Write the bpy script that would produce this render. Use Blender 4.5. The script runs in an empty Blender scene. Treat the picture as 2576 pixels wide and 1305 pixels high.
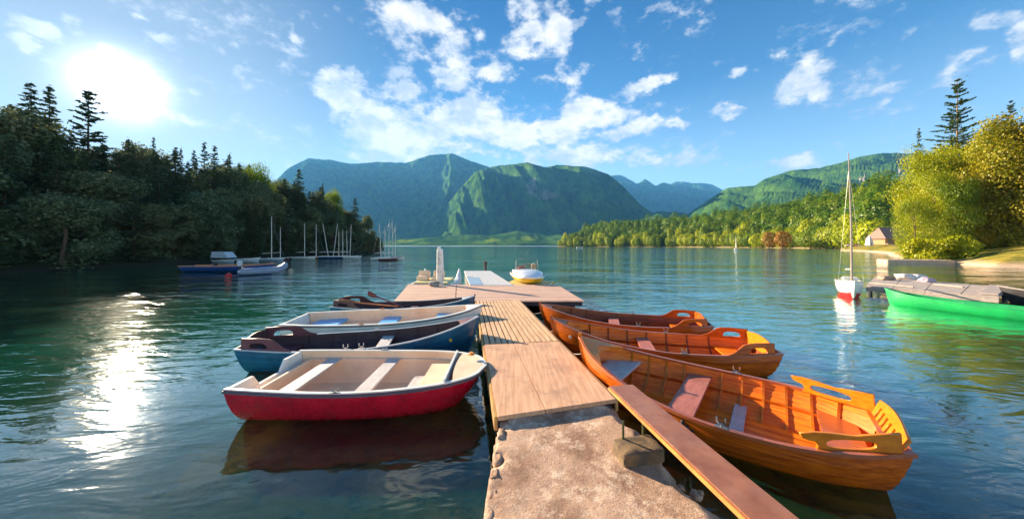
import bpy, bmesh, math, random
import numpy as np
from mathutils import Vector, Matrix, noise
PI = math.pi
R = math.radians
sc = bpy.context.scene
C = sc.collection

# ------------------------------------------------------------ camera, sun, sky
CAM_H = 2.12
F_PX = 800.0                      # focal length in pixels of a 2575 px wide picture
cam_d = bpy.data.cameras.new('camera')
cam_d.sensor_width = 36
cam_d.lens = 36 * F_PX / 2575
cam_d.shift_y = -(652.5 - 617) / 2575
cam_d.clip_start = 0.05
cam_d.clip_end = 40000
cam = bpy.data.objects.new('camera', cam_d); C.objects.link(cam)
cam.location = (0, 0, CAM_H); cam.rotation_euler = (R(90), 0, 0)
sc.camera = cam

SUN_AZ = math.atan(987.5 / 800)    # left of the view axis
SUN_EL = R(17.4)
sd = Vector((-math.sin(SUN_AZ) * math.cos(SUN_EL), math.cos(SUN_AZ) * math.cos(SUN_EL), math.sin(SUN_EL)))
sun_d = bpy.data.lights.new('sun', 'SUN')
sun_d.energy = 5.0; sun_d.angle = R(0.5); sun_d.color = (1.0, 0.82, 0.58)
sun = bpy.data.objects.new('sun', sun_d); C.objects.link(sun)
sun.rotation_euler = sd.to_track_quat('Z', 'Y').to_euler()

sc.view_settings.view_transform = 'Standard'
sc.view_settings.look = 'None'
sc.view_settings.exposure = 2.2
sc.view_settings.gamma = 1
sc.view_settings.use_curve_mapping = False

# ---- small node helper
class NT:
    def __init__(s, tree):
        s.t = tree; tree.nodes.clear()
    def n(s, typ, **kw):
        nd = s.t.nodes.new(typ)
        for k, v in kw.items():
            setattr(nd, k, v)
        return nd
    def l(s, a, b):
        s.t.links.new(a, b)
    def setin(s, sock, v):
        if isinstance(v, bpy.types.NodeSocket): s.l(v, sock)
        else: sock.default_value = v
    def m(s, op, a, b=None, c=None, clamp=False):
        nd = s.n('ShaderNodeMath', operation=op, use_clamp=clamp)
        s.setin(nd.inputs[0], a)
        if b is not None: s.setin(nd.inputs[1], b)
        if c is not None: s.setin(nd.inputs[2], c)
        return nd.outputs[0]
    def mix(s, f, a, b, bt='MIX'):
        nd = s.n('ShaderNodeMix', data_type='RGBA', blend_type=bt)
        s.setin(nd.inputs[0], f)
        s.setin(nd.inputs[6], a if isinstance(a, bpy.types.NodeSocket) else (*a[:3], 1))
        s.setin(nd.inputs[7], b if isinstance(b, bpy.types.NodeSocket) else (*b[:3], 1))
        return nd.outputs[2]
    def noise(s, vec, scale, detail=4, rough=.55, dist=0, out=0):
        nd = s.n('ShaderNodeTexNoise')
        if vec is not None: s.l(vec, nd.inputs['Vector'])
        nd.inputs['Scale'].default_value = scale; nd.inputs['Detail'].default_value = detail
        nd.inputs['Roughness'].default_value = rough; nd.inputs['Distortion'].default_value = dist
        return nd.outputs[out]
    def ramp(s, f, stops, interp='LINEAR'):
        nd = s.n('ShaderNodeValToRGB'); r = nd.color_ramp; r.interpolation = interp
        while len(r.elements) < len(stops): r.elements.new(.5)
        for e, (p, c) in zip(r.elements, stops):
            e.position = p; e.color = (*c[:3], 1) if not isinstance(c, (int, float)) else (c, c, c, 1)
        s.l(f, nd.inputs[0]); return nd.outputs[0]
    def maprange(s, v, a, b, c=0., d=1., smooth=False):
        nd = s.n('ShaderNodeMapRange', interpolation_type='SMOOTHSTEP' if smooth else 'LINEAR')
        s.l(v, nd.inputs[0])
        for i, x in enumerate((a, b, c, d)): nd.inputs[i + 1].default_value = x
        return nd.outputs[0]
    def scaled(s, vec, sc_, rot=(0, 0, 0)):
        nd = s.n('ShaderNodeMapping'); s.l(vec, nd.inputs[0])
        nd.inputs['Scale'].default_value = sc_; nd.inputs['Rotation'].default_value = rot
        return nd.outputs[0]

world = bpy.data.worlds.new('World'); sc.world = world; world.use_nodes = True
w = NT(world.node_tree)
sky = w.n('ShaderNodeTexSky', sky_type='NISHITA', sun_disc=False)
sky.sun_elevation = SUN_EL
sky.sun_rotation = -SUN_AZ
sky.altitude = 500; sky.air_density = 1.2; sky.dust_density = .25; sky.ozone_density = 3.5
tc = w.n('ShaderNodeTexCoord')
nrm = w.n('ShaderNodeVectorMath', operation='NORMALIZE'); w.l(tc.outputs['Generated'], nrm.inputs[0])
D = nrm.outputs[0]
sep = w.n('ShaderNodeSeparateXYZ'); w.l(D, sep.inputs[0])
az = w.m('ARCTAN2', sep.outputs[0], sep.outputs[1])
el = w.m('ARCSINE', sep.outputs[2])
# sky colour: the physical sky, graded towards a deeper blue overhead
hs = w.n('ShaderNodeHueSaturation'); hs.inputs['Saturation'].default_value = .84
w.l(sky.outputs[0], hs.inputs['Color'])
elf = w.maprange(el, 0.0, 0.65)
grade = w.ramp(elf, [(0, (1.15, 1.06, .94)), (.3, (.74, .76, .72)), (.65, (.17, .36, .50)), (1, (.04, .20, .38))])
skyc = w.mix(1.0, hs.outputs[0], grade, 'MULTIPLY')
# clouds: ellipses in azimuth/elevation broken up by noise
def azel(X, Y):
    x = (X - 1287.5) / F_PX; z = (617 - Y) / F_PX
    return math.atan(x), math.atan(z / math.sqrt(1 + x * x))
blobs = [(850, 215, 75, 85, 1.), (930, 290, 60, 40, .6), (1060, 95, 110, 65, 1.1), (1130, 170, 60, 70, .8), (1010, 215, 60, 55, .7), (1210, 80, 30, 30, .5),
         (1000, 330, 150, 50, 1.), (1180, 305, 130, 55, 1.), (1330, 340, 150, 40, 1.), (1480, 285, 75, 42, 1.), (1590, 330, 95, 28, .9), (1700, 322, 50, 18, .8),
         (1320, 100, 60, 60, .95), (1395, 75, 45, 70, .85), (1300, 20, 40, 25, .8), (1255, 195, 48, 32, .75), (1440, 190, 45, 22, .5), (1440, 60, 60, 40, .4),
         (1640, 212, 85, 24, .8), (2010, 185, 75, 50, .9), (1880, 170, 35, 25, .55), (2080, 205, 35, 25, .6), (1828, 275, 48, 28, .8), (2080, 100, 30, 18, .35),
         (2490, 75, 75, 40, .8), (2560, 120, 60, 60, .95), (2430, 175, 90, 26, .65), (2270, 135, 45, 18, .4), (2220, 250, 30, 14, .4),
         (45, 65, 100, 38, .9), (165, 55, 55, 45, .7), (20, 110, 60, 30, .7), (415, 120, 45, 20, .5), (370, 68, 35, 12, .5), (250, 110, 90, 35, .5), (735, 68, 30, 18, .5),
         (1990, 415, 75, 22, .75), (1640, 405, 150, 26, .5), (1460, 400, 190, 34, .75), (1050, 385, 220, 40, .8), (470, 300, 220, 30, .45), (300, 200, 200, 130, .35), (1090, 8, 60, 14, .5), (1500, 8, 60, 16, .5)]
acc = None
comb = w.n('ShaderNodeCombineXYZ'); w.l(az, comb.inputs[0]); w.l(el, comb.inputs[1])
warpn = w.n('ShaderNodeTexNoise'); w.l(D, warpn.inputs['Vector']); warpn.inputs['Scale'].default_value = 7; warpn.inputs['Detail'].default_value = 5
wsub = w.n('ShaderNodeVectorMath', operation='SUBTRACT'); w.l(warpn.outputs['Color'], wsub.inputs[0]); wsub.inputs[1].default_value = (.5, .5, .5)
wsc = w.n('ShaderNodeVectorMath', operation='SCALE'); w.l(wsub.outputs[0], wsc.inputs[0]); wsc.inputs['Scale'].default_value = .12
wadd = w.n('ShaderNodeVectorMath', operation='ADD'); w.l(comb.outputs[0], wadd.inputs[0]); w.l(wsc.outputs[0], wadd.inputs[1])
AE = wadd.outputs[0]
for X, Y, a, b, wt in blobs:
    A, E = azel(X, Y); A2, _ = azel(X + a, Y); _, E2 = azel(X, Y - b)
    sa = abs(A2 - A) * 1.5; se = abs(E2 - E) * 1.5
    sub = w.n('ShaderNodeVectorMath', operation='SUBTRACT'); w.l(AE, sub.inputs[0]); sub.inputs[1].default_value = (A, E, 0)
    mul = w.n('ShaderNodeVectorMath', operation='MULTIPLY'); w.l(sub.outputs[0], mul.inputs[0]); mul.inputs[1].default_value = (1 / sa, 1 / se, 0)
    ln = w.n('ShaderNodeVectorMath', operation='LENGTH'); w.l(mul.outputs[0], ln.inputs[0])
    v = w.m('MULTIPLY', w.m('SUBTRACT', 1.0, ln.outputs['Value'], clamp=True), wt)
    acc = v if acc is None else w.m('SMOOTH_MAX', acc, v, .2)
stretch = w.scaled(D, (1, 1, 1.7))
n1 = w.noise(stretch, 7, 8, .62)
n2 = w.noise(stretch, 26, 6, .65)
nn = w.m('ADD', w.m('MULTIPLY', n1, .62), w.m('MULTIPLY', n2, .38))
dens = w.m('ADD', w.m('MINIMUM', w.m('MULTIPLY', acc, 2.1), 1.05), w.m('MULTIPLY', w.m('SUBTRACT', nn, .5), 4.6))
# a few scattered clouds elsewhere in the sky too, out of the view
mask = w.maprange(dens, .40, 1.08, smooth=True)
shade = w.noise(stretch, 11, 5, .6)
sunang = w.n('ShaderNodeVectorMath', operation='DOT_PRODUCT'); w.l(D, sunang.inputs[0]); sunang.inputs[1].default_value = sd
near_sun = w.maprange(sunang.outputs['Value'], .45, 1.0)
cloudc = w.mix(w.m('MULTIPLY', w.maprange(shade, .38, .58), w.maprange(dens, .6, 1.3)), (4.4, 4.6, 4.9), (8.0, 7.3, 6.3))
bright = w.m('ADD', .50, w.m('MULTIPLY', w.m('POWER', near_sun, 2.0), .0))
cloudc2 = w.n('ShaderNodeVectorMath', operation='SCALE'); w.l(cloudc, cloudc2.inputs[0]); w.l(bright, cloudc2.inputs['Scale'])
ns_ = w.m('POWER', w.m('MAXIMUM', sunang.outputs['Value'], 0.0), 5.0)
dim = w.n('ShaderNodeVectorMath', operation='SCALE'); w.l(skyc, dim.inputs[0]); w.l(w.m('SUBTRACT', 1.0, w.m('MULTIPLY', ns_, .76)), dim.inputs['Scale'])
skymix = w.mix(w.m('MULTIPLY', mask, w.m('SUBTRACT', .93, w.m('MULTIPLY', ns_, .35))), dim.outputs[0], cloudc2.outputs[0])
# aureole of thin bright cloud round the sun
g1 = w.m('POWER', w.m('MAXIMUM', sunang.outputs['Value'], 0.0), 16.0)
g2 = w.m('POWER', w.m('MAXIMUM', sunang.outputs['Value'], 0.0), 900.0)
gl = w.m('ADD', w.m('MULTIPLY', g1, 1.25), w.m('MULTIPLY', g2, 9.0))
gc = w.n('ShaderNodeVectorMath', operation='SCALE'); gc.inputs[0].default_value = (1, .95, .86); w.l(gl, gc.inputs['Scale'])
addg = w.n('ShaderNodeVectorMath', operation='ADD'); w.l(skymix, addg.inputs[0]); w.l(gc.outputs[0], addg.inputs[1])
bg = w.n('ShaderNodeBackground'); w.l(addg.outputs[0], bg.inputs[0]); bg.inputs[1].default_value = .082
wo = w.n('ShaderNodeOutputWorld'); w.l(bg.outputs[0], wo.inputs[0])

# ------------------------------------------------------------ helpers
def W(X, Y, z):
    """point at height z seen at (X, Y) of the 2575 px wide picture: gives real x, y in metres"""
    d = F_PX * (CAM_H - z) / (Y - 617)
    return ((X - 1287.5) / F_PX * d, d)
def WD(X, Y, d):
    return ((X - 1287.5) / F_PX * d, d, CAM_H + (617 - Y) / F_PX * d)

def mat(name, col, rough=.6, col2=None, nscale=5., bump=0., bscale=20., coat=0., metal=0., stretch=(1, 1, 1), spec=.5, detail=6, ramp=(.35, .65), dirt=0., dirtcol=(.1, .08, .06)):
    m = bpy.data.materials.new(name); m.use_nodes = True
    t = NT(m.node_tree)
    b = t.n('ShaderNodeBsdfPrincipled'); o = t.n('ShaderNodeOutputMaterial'); t.l(b.outputs[0], o.inputs[0])
    tc = t.n('ShaderNodeTexCoord'); v = t.scaled(tc.outputs['Object'], stretch)
    if col2 is None: col2 = tuple(c * .78 for c in col)
    f = t.maprange(t.noise(v, nscale, detail, .6), ramp[0], ramp[1])
    c = t.mix(f, col, col2)
    if dirt:
        c = t.mix(t.m('MULTIPLY', t.maprange(t.noise(tc.outputs['Object'], nscale * .37 + 1.3, 7, .7), .5, .72), dirt), c, dirtcol)
    t.l(c, b.inputs['Base Color'])
    rr = t.maprange(t.noise(v, nscale * 2.3, 4, .6), .3, .7, max(.02, rough - .1), min(1, rough + .12)); t.l(rr, b.inputs['Roughness'])
    b.inputs['Metallic'].default_value = metal; b.inputs['Coat Weight'].default_value = coat; b.inputs['Coat Roughness'].default_value = .12
    b.inputs['Specular IOR Level'].default_value = spec
    if bump:
        bp = t.n('ShaderNodeBump'); bp.inputs['Strength'].default_value = 1; bp.inputs['Distance'].default_value = bump
        t.l(t.noise(v, bscale, 6, .65), bp.inputs['Height']); t.l(bp.outputs[0], b.inputs['Normal'])
    return m

class MB:
    def __init__(s): s.v = []; s.f = []; s.mi = []; s.cur = 0
    def add(s, vs, fs):
        o = len(s.v); s.v += [tuple(p) for p in vs]
        for f in fs: s.f.append(tuple(i + o for i in f)); s.mi.append(s.cur)
        return s
    def box(s, c, d, rz=0., M=None):
        hx, hy, hz = d[0] / 2, d[1] / 2, d[2] / 2
        vs = [Vector((x, y, z)) for z in (-hz, hz) for (x, y) in ((-hx, -hy), (hx, -hy), (hx, hy), (-hx, hy))]
        RM = M if M is not None else Matrix.Rotation(rz, 3, 'Z')
        vs = [RM @ p + Vector(c) for p in vs]
        return s.add(vs, [(3, 2, 1, 0), (4, 5, 6, 7), (0, 1, 5, 4), (1, 2, 6, 5), (2, 3, 7, 6), (3, 0, 4, 7)])
    def poly(s, pts, z0, z1):
        n = len(pts)
        vs = [(p[0], p[1], z0) for p in pts] + [(p[0], p[1], z1) for p in pts]
        a = sum(pts[i][0] * pts[(i + 1) % n][1] - pts[(i + 1) % n][0] * pts[i][1] for i in range(n))
        if a < 0:
            vs = [(p[0], p[1], z0) for p in pts[::-1]] + [(p[0], p[1], z1) for p in pts[::-1]]
        return s.add(vs, [tuple(range(n - 1, -1, -1)), tuple(range(n, 2 * n))] + [(i, (i + 1) % n, n + (i + 1) % n, n + i) for i in range(n)])
    def tube(s, pts, r, n=8, cap=True):
        pts = [Vector(p) for p in pts]; k = len(pts)
        rs = r if isinstance(r, (list, tuple)) else [r] * k
        rings = []; up = Vector((0, 0, 1))
        for i, p in enumerate(pts):
            t = (pts[min(i + 1, k - 1)] - pts[max(i - 1, 0)]).normalized()
            a = t.cross(up if abs(t.z) < .95 else Vector((1, 0, 0))).normalized(); b = t.cross(a)
            rings.append([p + (a * math.cos(2 * PI * j / n) + b * math.sin(2 * PI * j / n)) * rs[i] for j in range(n)])
        vs = [q for rg in rings for q in rg]
        fs = [(i * n + j, (i + 1) * n + j, (i + 1) * n + (j + 1) % n, i * n + (j + 1) % n) for i in range(k - 1) for j in range(n)]
        if cap: fs += [tuple(range(n)), tuple((k - 1) * n + j for j in range(n - 1, -1, -1))]
        return s.add(vs, fs)
    def sweep(s, pts, w_, h_, lat=None):
        """rectangular bar along a path; width sideways (in plan), height in z"""
        pts = [Vector(p) for p in pts]; k = len(pts); vs = []
        for i, p in enumerate(pts):
            t = (pts[min(i + 1, k - 1)] - pts[max(i - 1, 0)]).normalized()
            a = (Vector(lat) if lat else t.cross(Vector((0, 0, 1)))).normalized(); u = a.cross(t).normalized()
            vs += [p + a * w_ / 2 * sx + u * h_ / 2 * sz for sx, sz in ((-1, -1), (1, -1), (1, 1), (-1, 1))]
        fs = [(i * 4 + j, i * 4 + (j + 1) % 4, (i + 1) * 4 + (j + 1) % 4, (i + 1) * 4 + j) for i in range(k - 1) for j in range(4)]
        fs += [(3, 2, 1, 0), tuple((k - 1) * 4 + j for j in range(4))]
        return s.add(vs, fs)
    def lathe(s, prof, n=16, c=(0, 0, 0)):
        vs = []; m = len(prof)
        for r, z in prof: vs += [(c[0] + r * math.cos(2 * PI * j / n), c[1] + r * math.sin(2 * PI * j / n), c[2] + z) for j in range(n)]
        fs = [(i * n + j, i * n + (j + 1) % n, (i + 1) * n + (j + 1) % n, (i + 1) * n + j) for i in range(m - 1) for j in range(n)]
        fs += [tuple(range(n - 1, -1, -1)), tuple((m - 1) * n + j for j in range(n))]
        return s.add(vs, fs)
    def build(s, name, mats, parent=None, smooth=False, bevel=0., loc=None):
        me = bpy.data.meshes.new(name); me.from_pydata(s.v, [], s.f); me.update()
        ml = mats if isinstance(mats, (list, tuple)) else [mats]
        for m in ml: me.materials.append(m)
        if len(ml) > 1: me.polygons.foreach_set('material_index', s.mi)
        bm = bmesh.new(); bm.from_mesh(me)
        bmesh.ops.recalc_face_normals(bm, faces=bm.faces)
        if bevel: bmesh.ops.bevel(bm, geom=[e for e in bm.edges if e.is_manifold and e.calc_face_angle(0) > .5], offset=bevel, segments=2, affect='EDGES', clamp_overlap=True)
        if smooth:
            for f in bm.faces: f.smooth = True
            if smooth != 'all':
                for e in bm.edges:
                    if e.is_manifold and e.calc_face_angle(0) > .6: e.smooth = False
        bm.to_mesh(me); bm.free()
        o = bpy.data.objects.new(name, me); C.objects.link(o)
        if parent: o.parent = parent
        if loc: o.location = loc
        return o
def tag(o, label=None, cat=None, group=None, kind=None):
    if label: o['label'] = label
    if cat: o['category'] = cat
    if group: o['group'] = group
    if kind: o['kind'] = kind
    return o
def empty(name, loc, rz, label, cat, group=None):
    o = bpy.data.objects.new(name, None); C.objects.link(o); o.location = loc; o.rotation_euler = (0, 0, rz)
    o.empty_display_size = .2
    return tag(o, label, cat, group)
def plate(name, outer, holes, th, m, parent, M):
    """flat board with cut-outs: outlines in (a, b), thickness th, placed by matrix M"""
    cu = bpy.data.curves.new(name, 'CURVE'); cu.dimensions = '2D'; cu.fill_mode = 'BOTH'; cu.extrude = th / 2 - .003; cu.bevel_depth = .003; cu.bevel_resolution = 1; cu.offset = 0
    for ring in [outer] + holes:
        sp = cu.splines.new('POLY'); sp.points.add(len(ring) - 1); sp.use_cyclic_u = True
        for p, q in zip(sp.points, ring): p.co = (q[0], q[1], 0, 1)
    tmp = bpy.data.objects.new(name + '_curve', cu); C.objects.link(tmp)
    dg = bpy.context.evaluated_depsgraph_get(); dg.update()
    me = bpy.data.meshes.new_from_object(tmp.evaluated_get(dg)); bpy.data.objects.remove(tmp); bpy.data.curves.remove(cu)
    me.transform(M); me.materials.clear(); me.materials.append(m)
    o = bpy.data.objects.new(name, me); C.objects.link(o); o.parent = parent
    return o
def interp(t, tab):
    return float(np.interp(t, [a for a, _ in tab], [b for _, b in tab]))
def smoothtab(tab, n=60):
    """resample a table with a monotone-ish cubic so hull lines are fair"""
    xs = np.array([a for a, _ in tab], float); ys = np.array([b for _, b in tab], float)
    m = np.zeros(len(xs)); d = np.diff(ys) / np.diff(xs)
    m[1:-1] = (d[:-1] + d[1:]) / 2; m[0] = d[0] * 1.3 - (d[1] * .3 if len(d) > 1 else 0); m[-1] = d[-1]
    out = []
    for t in np.linspace(xs[0], xs[-1], n):
        i = min(max(np.searchsorted(xs, t) - 1, 0), len(xs) - 2); h = xs[i + 1] - xs[i]; u = (t - xs[i]) / h
        out.append((t, (2 * u**3 - 3 * u**2 + 1) * ys[i] + (u**3 - 2 * u**2 + u) * h * m[i] + (-2 * u**3 + 3 * u**2) * ys[i + 1] + (u**3 - u**2) * h * m[i + 1]))
    return out

# ------------------------------------------------------------ materials
VARN = mat('varnished_wood', (.68, .145, .006), .32, (.32, .052, .004), 4, .0006, 20, spec=.3, coat=.3, stretch=(.5, 3, 12))
VARN_Y = mat('honey_varnish', (.74, .23, .008), .35, (.58, .15, .005), 3, .0015, 30, spec=.3, coat=.25, stretch=(1, 7, 7))
VARN_D = mat('inner_varnish', (.92, .24, .010), .4, (.60, .11, .006), 4, .0006, 20, spec=.3, coat=.12, stretch=(.5, 3, 12))
VARN_R = mat('brown_varnish', (.30, .065, .008), .4, (.17, .032, .006), 3, .002, 26, spec=.3, coat=.15, stretch=(1, 8, 8))
RAIL = mat('rail_wood', (.46, .12, .035), .35, (.33, .075, .022), 4, .001, 30, coat=.5, stretch=(1, 6, 6))
SEATP = mat('seat_board', (.50, .17, .12), .5, (.38, .11, .075), 4, .001, 40, stretch=(6, 1, 6), dirt=.4)
BLUEP = mat('dark_blue_paint', (.008, .13, .24), .35, (.005, .075, .15), 3, .001, 14, coat=.3, dirt=.7, dirtcol=(.03, .07, .08))
PLUM = mat('dark_plum_wood', (.075, .032, .035), .5, (.045, .018, .02), 3, .002, 24, stretch=(1, 8, 8))
PLUM_L = mat('plum_wood_worn', (.17, .055, .065), .45, (.10, .03, .04), 3, .002, 24, stretch=(1, 8, 8))
REDP = mat('crimson_paint', (.56, .006, .030), .28, (.40, .005, .022), 5, .001, 10, coat=.3, dirt=.7, dirtcol=(.2, .02, .02))
CREAM = mat('cream_fibreglass', (.90, .66, .45), .5, (.86, .57, .37), 2.5, .001, 20, dirt=.35, dirtcol=(.5, .33, .2))
WHITEP = mat('white_paint', (.80, .79, .74), .4, (.70, .69, .64), 2.5, .001, 20, coat=.2, dirt=.3, dirtcol=(.5, .45, .36))
GREYP = mat('pale_grey_wood', (.60, .55, .52), .6, (.46, .42, .42), 4, .002, 30, stretch=(6, 1, 6), dirt=.4)
BLUES = mat('sky_blue_seat', (.07, .48, .86), .4, (.04, .38, .78), 3, coat=.3)
RUBBER = mat('dark_rubber', (.03, .03, .035), .6, bump=.002)
DARKT = mat('dark_rail', (.10, .09, .12), .5)
STEEL = mat('steel', (.45, .44, .42), .35, metal=.9)
DECKM = mat('deck_board', (.76, .45, .27), .65, (.56, .29, .16), 2.8, .0012, 40, stretch=(9, .6, 6), dirt=.75, dirtcol=(.34, .19, .13))
SLATM = mat('slat_board', (.74, .50, .30), .7, (.56, .33, .18), 2.5, .0015, 36, stretch=(12, .6, 6), dirt=.4, dirtcol=(.36, .2, .12))
PLATM = mat('platform_board', (.70, .47, .36), .7, (.52, .31, .22), 2.5, .003, 36, stretch=(.8, 9, 6), dirt=.4, dirtcol=(.38, .2, .13))
EDGEM = mat('yellow_edge_wood', (.60, .36, .12), .7, (.40, .21, .07), 3, .003, 30)
UNDERM = mat('dark_float', (.05, .045, .05), .7, (.03, .025, .03), 4, .004, 12)
PALE = mat('pale_platform', (.56, .57, .58), .6, (.46, .47, .50), 3, .002, 30, stretch=(6, 1, 6))
BLUEPL = mat('pale_blue_panel', (.28, .44, .60), .5)
GREYW = mat('grey_dock_wood', (.52, .43, .37), .8, (.34, .27, .24), 3, .005, 26, stretch=(6, 1, 6), dirt=.5, dirtcol=(.2, .15, .13))
YEL = mat('yellow_paint', (.80, .52, .03), .4, (.72, .40, .02), 3, coat=.2)
YELP = mat('pale_yellow_slat', (.78, .68, .34), .5, (.66, .54, .22), 3)
REDC = mat('red_cushion', (.6, .015, .015), .5)
GREENC = mat('green_canoe_shell', (.012, .44, .10), .38, (.010, .34, .085), 3, coat=.15, dirt=.5, dirtcol=(.02, .22, .08))
TEALB = mat('pale_hull', (.5, .55, .6), .4, (.4, .45, .52), 3)
DEEPB = mat('navy_hull', (.02, .06, .22), .4, (.015, .045, .16), 3)
ORNG = mat('orange_wood', (.70, .26, .10), .5, (.55, .18, .07), 3)
MAST = mat('pale_mast', (.72, .66, .58), .4, (.55, .5, .45), 3)
BARK = mat('bark', (.14, .085, .05), .9, (.07, .045, .03), 6, .02, 8, stretch=(1, 1, .3))
BARKL = mat('pale_bark', (.34, .20, .10), .9, (.20, .12, .06), 6, .02, 8, stretch=(1, 1, .3))
CLOTH = mat('pale_cloth', (.75, .70, .66), .8, (.6, .52, .52), 8, .01, 12)
ROPE = mat('rope', (.45, .4, .33), .8)
ROOFM = mat('shingle_roof', (.30, .19, .15), .85, (.20, .12, .10), 6, .03, 9, stretch=(1, 5, 1))
WALLM = mat('timber_wall', (.50, .24, .10), .7, (.36, .16, .07), 4, .01, 9, stretch=(1, 1, 8))

def leafmat(name, c1, c2, c3, transl=.35):
    m = bpy.data.materials.new(name); m.use_nodes = True; t = NT(m.node_tree)
    o = t.n('ShaderNodeOutputMaterial'); g = t.n('ShaderNodeNewGeometry'); oi = t.n('ShaderNodeObjectInfo')
    f = t.maprange(g.outputs['Random Per Island'], 0, 1)
    c = t.mix(f, c1, c2)
    n_ = t.noise(g.outputs['Position'], .13, 3, .5)
    c = t.mix(t.maprange(t.m('ADD', t.m('MULTIPLY', n_, .7), t.m('MULTIPLY', oi.outputs['Random'], .5)), .38, .85), c, c3)
    d = t.n('ShaderNodeBsdfDiffuse'); t.l(c, d.inputs[0])
    tr = t.n('ShaderNodeBsdfTranslucent'); t.l(c, tr.inputs[0])
    gl = t.n('ShaderNodeBsdfGlossy'); gl.inputs[1].default_value = .45; gl.inputs[0].default_value = (.9, .9, .8, 1)
    mx = t.n('ShaderNodeMixShader'); mx.inputs[0].default_value = transl; t.l(d.outputs[0], mx.inputs[1]); t.l(tr.outputs[0], mx.inputs[2])
    mx2 = t.n('ShaderNodeMixShader'); mx2.inputs[0].default_value = .025; t.l(mx.outputs[0], mx2.inputs[1]); t.l(gl.outputs[0], mx2.inputs[2])
    t.l(mx2.outputs[0], o.inputs[0]); return m
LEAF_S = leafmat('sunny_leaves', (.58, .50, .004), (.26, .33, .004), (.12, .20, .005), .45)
LEAF_H = leafmat('hill_leaves', (.66, .62, .004), (.32, .40, .005), (.10, .18, .004), .4)
LEAF_F = leafmat('forest_leaves', (.92, .76, .003), (.50, .52, .004), (.10, .19, .005), .45)
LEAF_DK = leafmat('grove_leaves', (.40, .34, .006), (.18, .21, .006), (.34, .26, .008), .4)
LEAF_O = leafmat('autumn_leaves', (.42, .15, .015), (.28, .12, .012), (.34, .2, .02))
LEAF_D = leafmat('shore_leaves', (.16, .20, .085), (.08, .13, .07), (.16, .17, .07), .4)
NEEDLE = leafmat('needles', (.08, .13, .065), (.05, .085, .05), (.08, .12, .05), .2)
NEEDLE_L = leafmat('sunny_needles', (.09, .14, .02), (.05, .085, .02), (.07, .11, .02), .2)

# ------------------------------------------------------------ the setting: water, lake bed, land, mountains
def water_mat():
    m = bpy.data.materials.new('lake_water'); m.use_nodes = True; t = NT(m.node_tree)
    o = t.n('ShaderNodeOutputMaterial'); g = t.n('ShaderNodeNewGeometry'); P = g.outputs['Position']
    sp = t.n('ShaderNodeSeparateXYZ'); t.l(P, sp.inputs[0]); y = sp.outputs[1]; x = sp.outputs[0]
    a1 = t.noise(t.scaled(P, (.55, 1.5, 1), (0, 0, R(24))), 1.5, 3, .55, .6)
    a2 = t.noise(t.scaled(P, (.6, 1.3, 1), (0, 0, R(-14))), 5.5, 3, .6, .4)
    a3 = t.noise(t.scaled(P, (.5, 1.6, 1), (0, 0, R(8))), .33, 3, .5, .3)
    patch = t.maprange(t.noise(t.scaled(P, (.4, 1, 1), (0, 0, R(15))), .16, 3, .5), .38, .62, .35, 1.)
    far = t.maprange(y, 4, 26, .0, 1., True)
    h = t.m('ADD', t.m('ADD', t.m('MULTIPLY', a1, .058), t.m('MULTIPLY', t.m('MULTIPLY', a2, .012), patch)), t.m('MULTIPLY', t.m('MULTIPLY', a3, .20), far))
    amp = t.m('MULTIPLY', t.maprange(y, 2, 16, .12, 1.05, True), patch)
    h = t.m('MULTIPLY', h, t.m('ADD', .25, amp))
    bp = t.n('ShaderNodeBump'); bp.inputs['Strength'].default_value = 1; bp.inputs['Distance'].default_value = 1.; t.l(h, bp.inputs['Height'])
    fr = t.n('ShaderNodeFresnel'); fr.inputs[0].default_value = 1.333; t.l(bp.outputs[0], fr.inputs['Normal'])
    gl = t.n('ShaderNodeBsdfGlossy'); t.l(t.maprange(t.m('ADD', y, t.m('MULTIPLY', a3, 260.)), 520, 900, .04, .34, True), gl.inputs['Roughness']); t.l(bp.outputs[0], gl.inputs['Normal'])
    gl.inputs[0].default_value = (.92, .97, 1, 1)
    tr = t.n('ShaderNodeBsdfTransparent'); tr.inputs[0].default_value = (.80, .82, .70, 1)
    df = t.n('ShaderNodeBsdfDiffuse')
    side = t.maprange(x, -14, 16)
    deepc = t.mix(t.maprange(y, 14, 120, 0, 1, True), (.0005, .150, .085), (.0001, .100, .140))
    t.l(deepc, df.inputs[0])
    body = t.n('ShaderNodeMixShader')
    dist = t.m('ADD', t.m('MULTIPLY', y, 1.0), t.m('MULTIPLY', t.m('ABSOLUTE', t.m('SUBTRACT', x, 1.0)), .12))
    deep = t.maprange(dist, 3.0, 10, .12, .92, True)
    shr = t.m('MULTIPLY', t.maprange(x, 22, 50), t.maprange(y, 75, 30))
    deep = t.m('SUBTRACT', deep, t.m('MULTIPLY', shr, .5), clamp=True)
    t.l(deep, body.inputs[0]); t.l(tr.outputs[0], body.inputs[1]); t.l(df.outputs[0], body.inputs[2])
    mx = t.n('ShaderNodeMixShader'); t.l(t.m('MULTIPLY', fr.outputs[0], t.maprange(y, 5, 30, 2.2, 1.25), clamp=True), mx.inputs[0]); t.l(body.outputs[0], mx.inputs[1]); t.l(gl.outputs[0], mx.inputs[2])
    t.l(mx.outputs[0], o.inputs[0]); return m
wb = MB(); wb.add([(-9000, -300, 0), (9000, -300, 0), (9000, 9500, 0), (-9000, 9500, 0)], [(0, 1, 2, 3)])
tag(wb.build('lake_water', water_mat()), kind='structure')

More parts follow.
